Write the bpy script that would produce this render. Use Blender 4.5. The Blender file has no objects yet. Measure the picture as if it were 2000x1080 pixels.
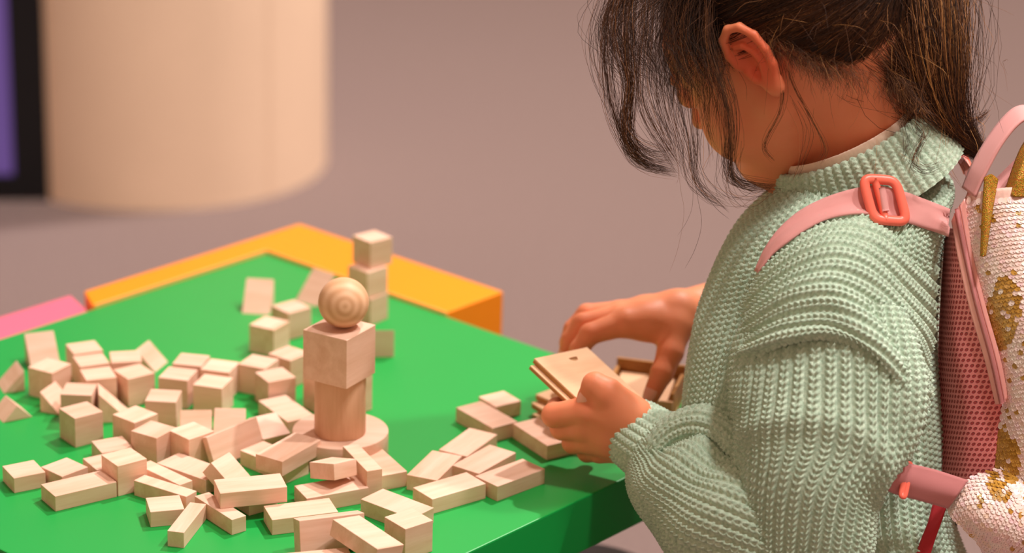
import bpy, bmesh, math, random
import numpy as np
from mathutils import Matrix, Vector, Quaternion
from mathutils.bvhtree import BVHTree

# ------------------------------------------------------------------ camera, world, light, exposure
scene = bpy.context.scene
COL = scene.collection
TZ = 0.45                                   # height of the green table top above the floor (metres)
F_PX, PITCH, ROLL, CAM_H = 4920.36, 0.350135, 0.030634, 812.15      # camera solved for the 2000 x 1080 frame, mm above the table
_cp, _sp, _cr, _sr = math.cos(PITCH), math.sin(PITCH), math.cos(ROLL), math.sin(ROLL)
FWD = np.array([0, _cp, -_sp]); _up = np.array([0, _sp, _cp]); _rt = np.array([1.0, 0, 0])
RGT = _cr * _rt + _sr * _up
UPV = -_sr * _rt + _cr * _up
CAM_O = np.array([0, 0, CAM_H])

cam = bpy.data.cameras.new('camera')
cam_o = bpy.data.objects.new('camera', cam); COL.objects.link(cam_o)
cam.sensor_fit = 'HORIZONTAL'; cam.sensor_width = 36.0; cam.lens = F_PX / 2000 * 36.0
cam.clip_start = 0.05; cam.clip_end = 60
mw = Matrix.Identity(4)
for i in range(3):
    mw[i][0], mw[i][1], mw[i][2] = RGT[i], UPV[i], -FWD[i]
mw.translation = (0, 0, CAM_H / 1000 + TZ)
cam_o.matrix_world = mw
cam.dof.use_dof = True; cam.dof.focus_distance = 1.83; cam.dof.aperture_fstop = 3.7
scene.camera = cam_o

world = bpy.data.worlds.new('hall_light'); scene.world = world; world.use_nodes = True
bg = world.node_tree.nodes['Background']
bg.inputs[0].default_value = (1.0, 0.62, 0.42, 1); bg.inputs[1].default_value = 0.49

def lamp(name, loc, target, power, size, color, kind='AREA', spread=None):
    l = bpy.data.lights.new(name, kind); l.energy = power; l.color = color
    if kind == 'AREA':
        l.shape = 'DISK'; l.size = size
        if spread: l.spread = spread
    else:
        l.shadow_soft_size = size
    o = bpy.data.objects.new(name, l); COL.objects.link(o)
    o.location = loc
    o.rotation_euler = (Vector(target) - Vector(loc)).to_track_quat('-Z', 'Y').to_euler()
    return o
# two hall spotlights, then two added fill lamps, all high above the frame
lamp('overhead_lamp', (1.7, 4.7, 5.6), (-0.05, 1.85, 0.45), 305, 0.18, (1.0, 0.90, 0.86))
lamp('overhead_lamp', (2.3, 1.75, 4.7), (0.05, 1.85, 0.45), 118, 0.16, (1.0, 0.90, 0.84))
lamp('overhead_lamp', (0.85, 1.0, 4.2), (0.36, 1.72, 0.65), 3.2, 0.35, (1.0, 0.92, 0.86), spread=math.radians(36))  # added fill with a narrow beam, brightens the child's sweater
lamp('overhead_lamp', (0.9, 1.9, 4.4), (-0.75, 3.95, 0.5), 7.5, 0.30, (1.0, 0.92, 0.86), spread=math.radians(42))  # added fill with a narrow beam, brightens the front of the column

scene.view_settings.view_transform = 'Standard'
try: scene.view_settings.look = 'None'
except Exception: pass
scene.view_settings.exposure = 0.10
scene.view_settings.gamma = 1.0
scene.view_settings.use_curve_mapping = False

rng = np.random.default_rng(7)
random.seed(7)

# ------------------------------------------------------------------ helpers
def A(*v): return np.array(v, float)
def pt(px, py, dep):
    """point (mm, table-top frame) on the sight line of pixel px,py at distance dep along the view axis"""
    return CAM_O + dep * (FWD + (px - 1000) / F_PX * RGT + (540 - py) / F_PX * UPV)
def unp(px, py, z):
    d = FWD + (px - 1000) / F_PX * RGT + (540 - py) / F_PX * UPV
    return CAM_O + d * ((z - CAM_H) / d[2])
def W(p):                                    # mm table frame -> metres, world
    p = np.asarray(p, float)
    return p * 0.001 + np.array([0, 0, TZ])
def norm(v): v = np.asarray(v, float); return v / np.linalg.norm(v)

def srgb(r, g, b):
    f = lambda c: (c / 255 / 12.92) if c / 255 <= 0.04045 else ((c / 255 + 0.055) / 1.055) ** 2.4
    return (f(r), f(g), f(b), 1)

def tag(o, label=None, cat=None, group=None, kind=None):
    if label: o['label'] = label
    if cat: o['category'] = cat
    if group: o['group'] = group
    if kind: o['kind'] = kind
    return o

def empty(name, loc_mm):
    o = bpy.data.objects.new(name, None); COL.objects.link(o)
    o.location = W(loc_mm); o.empty_display_size = 0.05
    return o

def mesh_np(name, verts, quads=None, tris=None, smooth=True):
    """verts in metres (local); quads (n,4) and/or tris (n,3) numpy arrays"""
    me = bpy.data.meshes.new(name)
    v = np.ascontiguousarray(verts, np.float32)
    loops = []; starts = []; totals = []
    n = 0
    if quads is not None and len(quads):
        q = np.asarray(quads, np.int32); loops.append(q.ravel()); starts.append(np.arange(len(q)) * 4); totals.append(np.full(len(q), 4)); n = q.size
    if tris is not None and len(tris):
        t = np.asarray(tris, np.int32); loops.append(t.ravel()); starts.append(n + np.arange(len(t)) * 3); totals.append(np.full(len(t), 3))
    loops = np.concatenate(loops).astype(np.int32); starts = np.concatenate(starts).astype(np.int32); totals = np.concatenate(totals).astype(np.int32)
    me.vertices.add(len(v)); me.vertices.foreach_set('co', v.ravel())
    me.loops.add(len(loops)); me.loops.foreach_set('vertex_index', loops)
    me.polygons.add(len(starts)); me.polygons.foreach_set('loop_start', starts); me.polygons.foreach_set('loop_total', totals)
    me.polygons.foreach_set('use_smooth', np.full(len(starts), smooth))
    me.update(calc_edges=True)
    return me

def link(name, me, mat=None, parent=None, loc=None):
    o = bpy.data.objects.new(name, me); COL.objects.link(o)
    if mat is not None and len(me.materials) == 0: me.materials.append(mat)
    if parent is not None: o.parent = parent
    if loc is not None: o.location = loc
    return o

def part(name, verts_mm, quads, mat, parent, tris=None, smooth=True):
    """mesh given in mm table frame, parented to a root with its own location (no rotation)"""
    v = W(verts_mm)
    p = parent; off = np.zeros(3)
    while p is not None:
        off += np.array(p.location); p = p.parent
    o = link(name, mesh_np(name, v - off, quads, tris, smooth), mat, parent)
    return o

def grid_quads(nu, nv, closed_u=False, closed_v=False):
    iu = np.arange(nu if closed_u else nu - 1); iv = np.arange(nv if closed_v else nv - 1)
    I, J = np.meshgrid(iu, iv, indexing='ij')
    I2 = (I + 1) % nu; J2 = (J + 1) % nv
    return np.stack([I * nv + J, I2 * nv + J, I2 * nv + J2, I * nv + J2], -1).reshape(-1, 4)

def crom(P, n, closed=False):
    """Catmull-Rom through the rows of P, n samples (uniform in chord length)"""
    P = np.asarray(P, float)
    d = np.r_[0, np.cumsum(np.maximum(np.linalg.norm(np.diff(P[:, :3], axis=0), axis=1), 1e-6))]
    t = np.linspace(0, d[-1], n)
    m = np.empty_like(P)
    m[1:-1] = (P[2:] - P[:-2]) / (d[2:] - d[:-2])[:, None]
    m[0] = (P[1] - P[0]) / (d[1] - d[0]); m[-1] = (P[-1] - P[-2]) / (d[-1] - d[-2])
    k = np.clip(np.searchsorted(d, t, 'right') - 1, 0, len(P) - 2)
    h = (d[k + 1] - d[k])[:, None]; s = ((t - d[k])[:, None]) / h
    return ((2 * s**3 - 3 * s**2 + 1) * P[k] + (s**3 - 2 * s**2 + s) * h * m[k] + (-2 * s**3 + 3 * s**2) * P[k + 1] + (s**3 - s**2) * h * m[k + 1])

def gnormals(G, closed_u=False):
    """normals of a grid of points G (nu,nv,3)"""
    if closed_u:
        du = np.roll(G, -1, 0) - np.roll(G, 1, 0)
    else:
        du = np.gradient(G, axis=0)
    dv = np.gradient(G, axis=1)
    n = np.cross(du, dv); n /= np.linalg.norm(n, axis=-1, keepdims=True) + 1e-12
    return n

def tube(P, R, n=12, caps=True):
    """round tube along points P (k,3) with radii R -> verts, quads, tris"""
    P = np.asarray(P, float); k = len(P); R = np.broadcast_to(R, (k,))
    T = np.gradient(P, axis=0); T /= np.linalg.norm(T, axis=1, keepdims=True)
    ref = A(0, 0, 1) if abs(T[0][2]) < 0.9 else A(1, 0, 0)
    N = np.cross(T[0], ref); N /= np.linalg.norm(N); Ns = [N]
    for i in range(1, k):
        N = Ns[-1] - T[i] * (Ns[-1] @ T[i]); Ns.append(N / np.linalg.norm(N))
    Ns = np.array(Ns); B = np.cross(T, Ns)
    a = np.linspace(0, 2 * np.pi, n, endpoint=False)
    V = P[:, None] + R[:, None, None] * (np.cos(a)[None, :, None] * Ns[:, None] + np.sin(a)[None, :, None] * B[:, None])
    V = V.reshape(-1, 3); q = grid_quads(k, n, False, True)[:, ::-1]
    tris = None
    if caps:
        V = np.vstack([V, P[0], P[-1]]); c0, c1 = k * n, k * n + 1
        i = np.arange(n); j = (i + 1) % n
        tris = np.vstack([np.stack([np.full(n, c0), j, i], 1)[:, ::-1], np.stack([np.full(n, c1), (k - 1) * n + i, (k - 1) * n + j], 1)[:, ::-1]])
    return V, q, tris

def prism_mm(poly, z0, z1):
    """vertical prism over a polygon (counter-clockwise xy list) as bmesh-free arrays"""
    poly = np.asarray(poly, float); n = len(poly)
    V = np.vstack([np.c_[poly, np.full(n, z0)], np.c_[poly, np.full(n, z1)]])
    faces = [list(range(n))[::-1], [n + i for i in range(n)]] + [[i, (i + 1) % n, n + (i + 1) % n, n + i] for i in range(n)]
    return V, faces

def poly_part(name, V, faces, mat, parent, bevel=0.0, segs=2, smooth=False):
    off = np.zeros(3); p = parent
    while p is not None:
        off += np.array(p.location); p = p.parent
    me = bpy.data.meshes.new(name)
    me.from_pydata([tuple(v) for v in (W(V) - off)], [], [tuple(f) for f in faces])
    if bevel > 0:
        bm = bmesh.new(); bm.from_mesh(me)
        bmesh.ops.bevel(bm, geom=list(bm.edges), offset=bevel * 0.001, segments=segs, profile=0.6, affect='EDGES', clamp_overlap=True)
        bm.to_mesh(me); bm.free()
    if smooth: me.polygons.foreach_set('use_smooth', [True] * len(me.polygons))
    me.update()
    return link(name, me, mat, parent)

# ------------------------------------------------------------------ materials
class NT:
    def __init__(s, name):
        s.m = bpy.data.materials.new(name); s.m.use_nodes = True
        s.t = s.m.node_tree; s.b = s.t.nodes['Principled BSDF']; s.out = s.t.nodes['Material Output']
    def n(s, typ, **kw):
        nd = s.t.nodes.new(typ)
        for k, v in kw.items():
            if k.startswith('i_'):
                key = k[2:]; key = int(key) if key.isdigit() else key.replace('_', ' ')
                nd.inputs[key].default_value = v
            else: setattr(nd, k, v)
        return nd
    def l(s, a, b): s.t.links.new(a, b)
    def mix(s, fac, a, b, blend='MIX'):
        nd = s.n('ShaderNodeMix', data_type='RGBA', blend_type=blend)
        for sock, v in ((nd.inputs[0], fac), (nd.inputs[6], a), (nd.inputs[7], b)):
            if isinstance(v, (int, float, tuple)): sock.default_value = v
            else: s.l(v, sock)
        return nd.outputs[2]
    def bump(s, height, strength=0.3, dist=0.001):
        nd = s.n('ShaderNodeBump'); nd.inputs['Strength'].default_value = strength; nd.inputs['Distance'].default_value = dist
        s.l(height, nd.inputs['Height']); s.l(nd.outputs[0], s.b.inputs['Normal']); return nd
    def ramp(s, fac, *stops):
        nd = s.n('ShaderNodeValToRGB'); el = nd.color_ramp.elements
        while len(el) < len(stops): el.new(0.5)
        for e, (p, c) in zip(el, stops): e.position = p; e.color = c
        s.l(fac, nd.inputs[0]); return nd.outputs[0]

def mat_plain(name, col, rough=0.6, var=0.06, scale=30, bump=0.15, bdist=0.0005, spec=0.3, metallic=0.0, coat=0.0):
    m = NT(name)
    tc = m.n('ShaderNodeTexCoord'); no = m.n('ShaderNodeTexNoise'); no.inputs['Scale'].default_value = scale; no.inputs['Detail'].default_value = 5
    m.l(tc.outputs['Object'], no.inputs['Vector'])
    dark = tuple(c * (1 - var) for c in col[:3]) + (1,); light = tuple(min(1, c * (1 + var)) for c in col[:3]) + (1,)
    m.l(m.ramp(no.outputs[0], (0.3, dark), (0.7, light)), m.b.inputs['Base Color'])
    m.b.inputs['Roughness'].default_value = rough; m.b.inputs['Specular IOR Level'].default_value = spec
    m.b.inputs['Metallic'].default_value = metallic; m.b.inputs['Coat Weight'].default_value = coat
    if bump: m.bump(no.outputs[0], bump, bdist)
    return m.m

def mat_wood(name, c1, c2, grain_axis='X', scale=1.0, rough=0.55):
    m = NT(name)
    tc = m.n('ShaderNodeTexCoord'); oi = m.n('ShaderNodeObjectInfo')
    mp = m.n('ShaderNodeMapping')
    s = {'X': (6, 60, 60), 'Y': (60, 6, 60), 'Z': (60, 60, 6)}[grain_axis]
    mp.inputs['Scale'].default_value = tuple(v * scale for v in s)
    add = m.n('ShaderNodeVectorMath', operation='ADD'); sc = m.n('ShaderNodeVectorMath', operation='SCALE'); sc.inputs['Scale'].default_value = 3.0
    cmb = m.n('ShaderNodeCombineXYZ')
    for i in range(3): m.l(oi.outputs['Random'], cmb.inputs[i])
    m.l(cmb.outputs[0], sc.inputs[0]); m.l(tc.outputs['Object'], add.inputs[0]); m.l(sc.outputs[0], add.inputs[1])
    m.l(add.outputs[0], mp.inputs['Vector'])
    n1 = m.n('ShaderNodeTexNoise'); n1.inputs['Scale'].default_value = 1.6; n1.inputs['Detail'].default_value = 4; n1.inputs['Distortion'].default_value = 0.6
    n2 = m.n('ShaderNodeTexNoise'); n2.inputs['Scale'].default_value = 12; n2.inputs['Detail'].default_value = 6
    m.l(mp.outputs[0], n1.inputs['Vector']); m.l(mp.outputs[0], n2.inputs['Vector'])
    mx = m.n('ShaderNodeMath', operation='MULTIPLY_ADD'); mx.inputs[1].default_value = 0.35
    m.l(n2.outputs[0], mx.inputs[0]); m.l(n1.outputs[0], mx.inputs[2])
    c = m.ramp(mx.outputs[0], (0.42, c2), (0.82, c1))
    hs = m.n('ShaderNodeHueSaturation')
    mr = m.n('ShaderNodeMapRange'); mr.inputs['To Min'].default_value = 0.88; mr.inputs['To Max'].default_value = 1.06
    m.l(oi.outputs['Random'], mr.inputs[0]); m.l(mr.outputs[0], hs.inputs['Value']); m.l(c, hs.inputs['Color'])
    m.l(hs.outputs[0], m.b.inputs['Base Color'])
    m.b.inputs['Roughness'].default_value = rough; m.b.inputs['Specular IOR Level'].default_value = 0.3
    m.bump(mx.outputs[0], 0.12, 0.0003)
    return m.m

M = {}
M['wood'] = mat_wood('beech_wood', srgb(241, 202, 180), srgb(225, 180, 152))
M['wood_warm'] = mat_wood('warm_beech_wood', srgb(232, 188, 154), srgb(216, 168, 132), 'Z')
M['ply'] = mat_wood('plywood', srgb(250, 208, 166), srgb(240, 192, 148), 'Y', 0.8)
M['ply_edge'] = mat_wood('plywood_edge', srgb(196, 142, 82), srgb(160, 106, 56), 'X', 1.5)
M['green'] = mat_plain('green_laminate', srgb(8, 158, 66), 0.40, 0.02, 8, 0.03, 0.0002, 0.5)
M['orange'] = mat_plain('orange_laminate', srgb(255, 146, 4), 0.45, 0.02, 8, 0.03, 0.0002, 0.3)
M['orange_side'] = mat_plain('orange_edge', srgb(246, 130, 20), 0.5, 0.02, 8, 0.03, 0.0002, 0.3)
M['pale_edge'] = mat_plain('pale_edge_band', srgb(250, 190, 110), 0.5, 0.02, 8, 0.0)
M['pink_table'] = mat_plain('pink_laminate', srgb(232, 108, 136), 0.5, 0.02, 8, 0.03, 0.0002, 0.3)
M['steel'] = mat_plain('grey_metal', srgb(120, 120, 120), 0.4, 0.04, 20, 0.0, metallic=0.8)
M['column'] = mat_plain('beige_column', srgb(228, 200, 174), 0.75, 0.05, 3, 0.1, 0.001)
M['black'] = mat_plain('black_frame', srgb(14, 14, 18), 0.5, 0.1, 20, 0.05)
M['carpet'] = mat_plain('mauve_carpet', srgb(128, 111, 107), 0.95, 0.16, 160, 0.6, 0.004, 0.1)

# ------------------------------------------------------------------ the setting: carpet, column, display
me = mesh_np('floor', np.array([[-6, -2, 0], [6, -2, 0], [6, 14, 0], [-6, 14, 0]], float), np.array([[0, 1, 2, 3]]), smooth=False)
tag(link('floor', me, M['carpet']), kind='structure')

def column():
    # round beige column standing on the carpet, far behind the tables
    R = 275.0; cx, cy = -588.0, 3975.0
    a = np.linspace(0, 2 * np.pi, 96, endpoint=False)
    prof = [(R, -450), (R, -448), (R, 2600)]
    V = np.array([[cx + r * math.cos(t), cy + r * math.sin(t), z] for t in a for r, z in prof])
    root = empty('round_column', (cx, cy, -450))
    part('shaft', V, grid_quads(96, 3, True, False), M['column'], root)
    # two thin vertical seams where the curved cladding sheets meet
    for ang in (-2.05, -0.75):
        p0 = A(cx + (R + 0.4) * math.cos(ang), cy + (R + 0.4) * math.sin(ang), -449)
        d = A(-math.sin(ang), math.cos(ang), 0) * 1.5; o = A(math.cos(ang), math.sin(ang), 0) * 0.8
        pts = [p0 - d, p0 + d, p0 + d + o, p0 - d + o]
        V2 = np.vstack([pts, [p + A(0, 0, 3049) for p in pts]])
        poly_part('seam', V2, [(0, 1, 2, 3), (7, 6, 5, 4), (0, 4, 5, 1), (1, 5, 6, 2), (2, 6, 7, 3), (3, 7, 4, 0)], M['column'], root)
    tag(root, 'thick round beige column standing on the carpet behind the tables', 'column', kind='structure')
column()

def display():
    # black framed floor-standing display, screen glowing purple
    P0 = unp(99, 392, -450); dirn = norm(A(-1, -0.10, 0)); back = A(-dirn[1], dirn[0], 0)
    if back[1] < 0: back = -back
    wid, hgt, dep = 640.0, 1500.0, 60.0
    root = empty('display_panel', P0 + dirn * wid / 2)
    def slab(name, a0, a1, z0, z1, d0, d1, mat, par, bevel=1.5):
        c = [P0 + dirn * a0 + back * d0, P0 + dirn * a1 + back * d0, P0 + dirn * a1 + back * d1, P0 + dirn * a0 + back * d1]
        V = np.vstack([[p + A(0, 0, z0) for p in c], [p + A(0, 0, z1) for p in c]])
        return poly_part(name, V, [(0, 3, 2, 1), (4, 5, 6, 7), (0, 1, 5, 4), (1, 2, 6, 5), (2, 3, 7, 6), (3, 0, 4, 7)], mat, par, bevel)
    bz = 56.0
    slab('frame_rail', 0, wid, 0, 40, 0, dep, M['black'], root)
    slab('frame_rail', 0, wid, hgt - 40, hgt, 0, dep, M['black'], root)
    slab('frame_stile', 0, bz, 40, hgt - 40, 0, dep, M['black'], root)
    slab('frame_stile', wid - bz, wid, 40, hgt - 40, 0, dep, M['black'], root)
    m = NT('purple_screen'); tc = m.n('ShaderNodeTexCoord'); sx = m.n('ShaderNodeSeparateXYZ'); m.l(tc.outputs['Generated'], sx.inputs[0])
    no = m.n('ShaderNodeTexNoise'); no.inputs['Scale'].default_value = 2.2; m.l(tc.outputs['Generated'], no.inputs['Vector'])
    c = m.mix(no.outputs[0], srgb(74, 54, 128), srgb(128, 92, 158))
    m.l(c, m.b.inputs['Emission Color']); m.b.inputs['Emission Strength'].default_value = 0.75
    m.b.inputs['Base Color'].default_value = (0.01, 0.01, 0.012, 1); m.b.inputs['Roughness'].default_value = 0.15
    slab('screen', bz, wid - bz, 40, hgt - 40, 10, dep - 5, m.m, root, 0)
    tag(root, 'black framed display with a glowing purple screen beside the column', 'display')
display()

# ------------------------------------------------------------------ tables
CR = unp(1458, 821, 0); CB = unp(520, 495, 0)                # right and back corner of the green table top
ax_b = norm(CB - CR)                                         # along the far right edge
ax_a = norm(unp(0, 660, 0) - CB); ax_a = norm(ax_a - ax_b * (ax_a @ ax_b))      # along the far left edge, square to it
lenA = float((unp(5, 1075, 0) - CB) @ ax_a)
CL = CB + ax_a * lenA; CF = CR + ax_a * lenA

def table(name, poly, z1, thick, mat, legs, label, leg_mat=M['steel']):
    c = np.mean(np.array(poly), axis=0)
    root = empty(name, (c[0], c[1], -450))
    V, f = prism_mm(np.array(poly)[:, :2], z1 - thick, z1)
    poly_part('tabletop', V, f, mat, root, 1.2, 2)
    for (x, y) in legs:
        a = np.linspace(0, 2 * np.pi, 16, endpoint=False)
        V, q, t = tube(np.array([[x, y, -450], [x, y, -446], [x, y, z1 - thick]]), np.array([16, 16, 16]), 16)
        part('leg', V, q, leg_mat, root, t)
        V, q, t = tube(np.array([[x, y, -450], [x, y, -444]]), np.array([22, 22]), 16)
        part('foot', V, q, M['black'], root, t)
    tag(root, label, 'table')
    return root
ins = 55
gc = (CR + CB + CL + CF) / 4
glegs = [tuple((p + norm(gc - p) * ins)[:2]) for p in (CB, CL)] + [tuple((CF + ax_b * 40 - ax_a * 40)[:2]), tuple((CR + ax_b * 130 + ax_a * 200)[:2])]
def ccw(p):
    p = [np.asarray(q, float) for q in p]
    s = sum(p[i][0] * p[(i + 1) % len(p)][1] - p[(i + 1) % len(p)][0] * p[i][1] for i in range(len(p)))
    return p if s > 0 else p[::-1]
table('green_table', ccw([CR, CB, CL, CF]), 0, 46, M['green'], glegs, 'green square-cornered table covered with loose wooden blocks')

na = -ax_b * -1                                              # outward across the far left edge (along +ax_b)
nb = -ax_a                                                   # outward across the far right edge
OC = unp(585, 437, 3); w1 = float((OC - CB) @ ax_b); w2 = float((OC - CB) @ nb)
g = 1.2
o_end = float((unp(868, 612, 3) - CB) @ (-ax_b)); l_end = float((unp(186, 577, 3) - CB) @ ax_a)
opoly = ccw([CB + ax_b * g + nb * g, CB - ax_b * o_end + nb * g, CB - ax_b * o_end + nb * w2, CB + ax_b * w1 + nb * w2,
             CB + ax_b * w1 + ax_a * l_end, CB + ax_b * g + ax_a * (l_end + 18)])
ot = table('orange_table', opoly, 3.0, 60, M['orange'], [tuple((CB + ax_b * w1 * .5 + nb * w2 * .5)[:2]), tuple((CB - ax_b * o_end * .9 + nb * w2 * .5)[:2]), tuple((CB + ax_b * w1 * .5 + ax_a * l_end * .9)[:2])],
           'orange L-shaped table end hugging the far corner of the green table')
def strip(name, p, q, inward, z0, z1, w, mat, parent):
    c = [p, q, q + inward * w, p + inward * w]
    V, f = prism_mm(np.array(ccw(c))[:, :2], z0, z1)
    return poly_part(name, V, f, mat, parent, 0.3, 1)
strip('edge_band', CB + ax_b * g + nb * 0.4, CB - ax_b * o_end + nb * 0.4, nb, -3, 3.3, 1.6, M['pale_edge'], ot)
strip('edge_band', CB + ax_b * 0.4 + nb * 0.4, CB + ax_b * 0.4 + ax_a * (l_end + 16), ax_b, -3, 3.3, 1.4, M['pale_edge'], ot)
pw0 = float((unp(165, 566, -4) - CB) @ ax_b)
p0 = CB + ax_a * (l_end + 2); 
ppoly = ccw([p0 + ax_b * g + ax_a * 18, CB + ax_a * (lenA + 60) + ax_b * g, CB + ax_a * (lenA + 60) + ax_b * (pw0 + 6), p0 + ax_b * pw0])
table('pink_table', ppoly, -5.0, 58, M['pink_table'], [tuple((p0 + ax_b * pw0 * .5 + ax_a * 60)[:2]), tuple((p0 + ax_b * pw0 * .5 + ax_a * 420)[:2])],
      'pink table strip running along the far left edge of the green table')

# ------------------------------------------------------------------ wooden blocks
def block_mesh(kind, d):
    w, dd, h = [v * 0.001 for v in d]
    if kind == 'box':
        V = [(x, y, z) for z in (0, h) for x, y in ((0, 0), (w, 0), (w, dd), (0, dd))]
        F = [(3, 2, 1, 0), (4, 5, 6, 7), (0, 1, 5, 4), (1, 2, 6, 5), (2, 3, 7, 6), (3, 0, 4, 7)]
    elif kind == 'wedge':                    # ridge at y = d, slope falling to y = 0
        V = [(0, 0, 0), (w, 0, 0), (w, dd, 0), (0, dd, 0), (w, dd, h), (0, dd, h)]
        F = [(3, 2, 1, 0), (0, 1, 4, 5), (1, 2, 4), (2, 3, 5, 4), (3, 0, 5)]
    else:                                    # roof: triangle across x, ridge along y
        V = [(0, 0, 0), (w, 0, 0), (w, dd, 0), (0, dd, 0), (w / 2, 0, h), (w / 2, dd, h)]
        F = [(3, 2, 1, 0), (0, 1, 4), (1, 2, 5, 4), (2, 3, 5), (3, 0, 4, 5)]
    me = bpy.data.meshes.new('wooden_' + kind)
    me.from_pydata(V, [], F)
    bm = bmesh.new(); bm.from_mesh(me)
    bmesh.ops.bevel(bm, geom=list(bm.edges), offset=0.00045, segments=2, profile=0.6, affect='EDGES')
    # origin at the middle of the base
    bmesh.ops.translate(bm, verts=bm.verts, vec=(-w / 2, -dd / 2, 0))
    bm.to_mesh(me); bm.free()
    me.materials.append(M['wood'])
    return me
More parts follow.
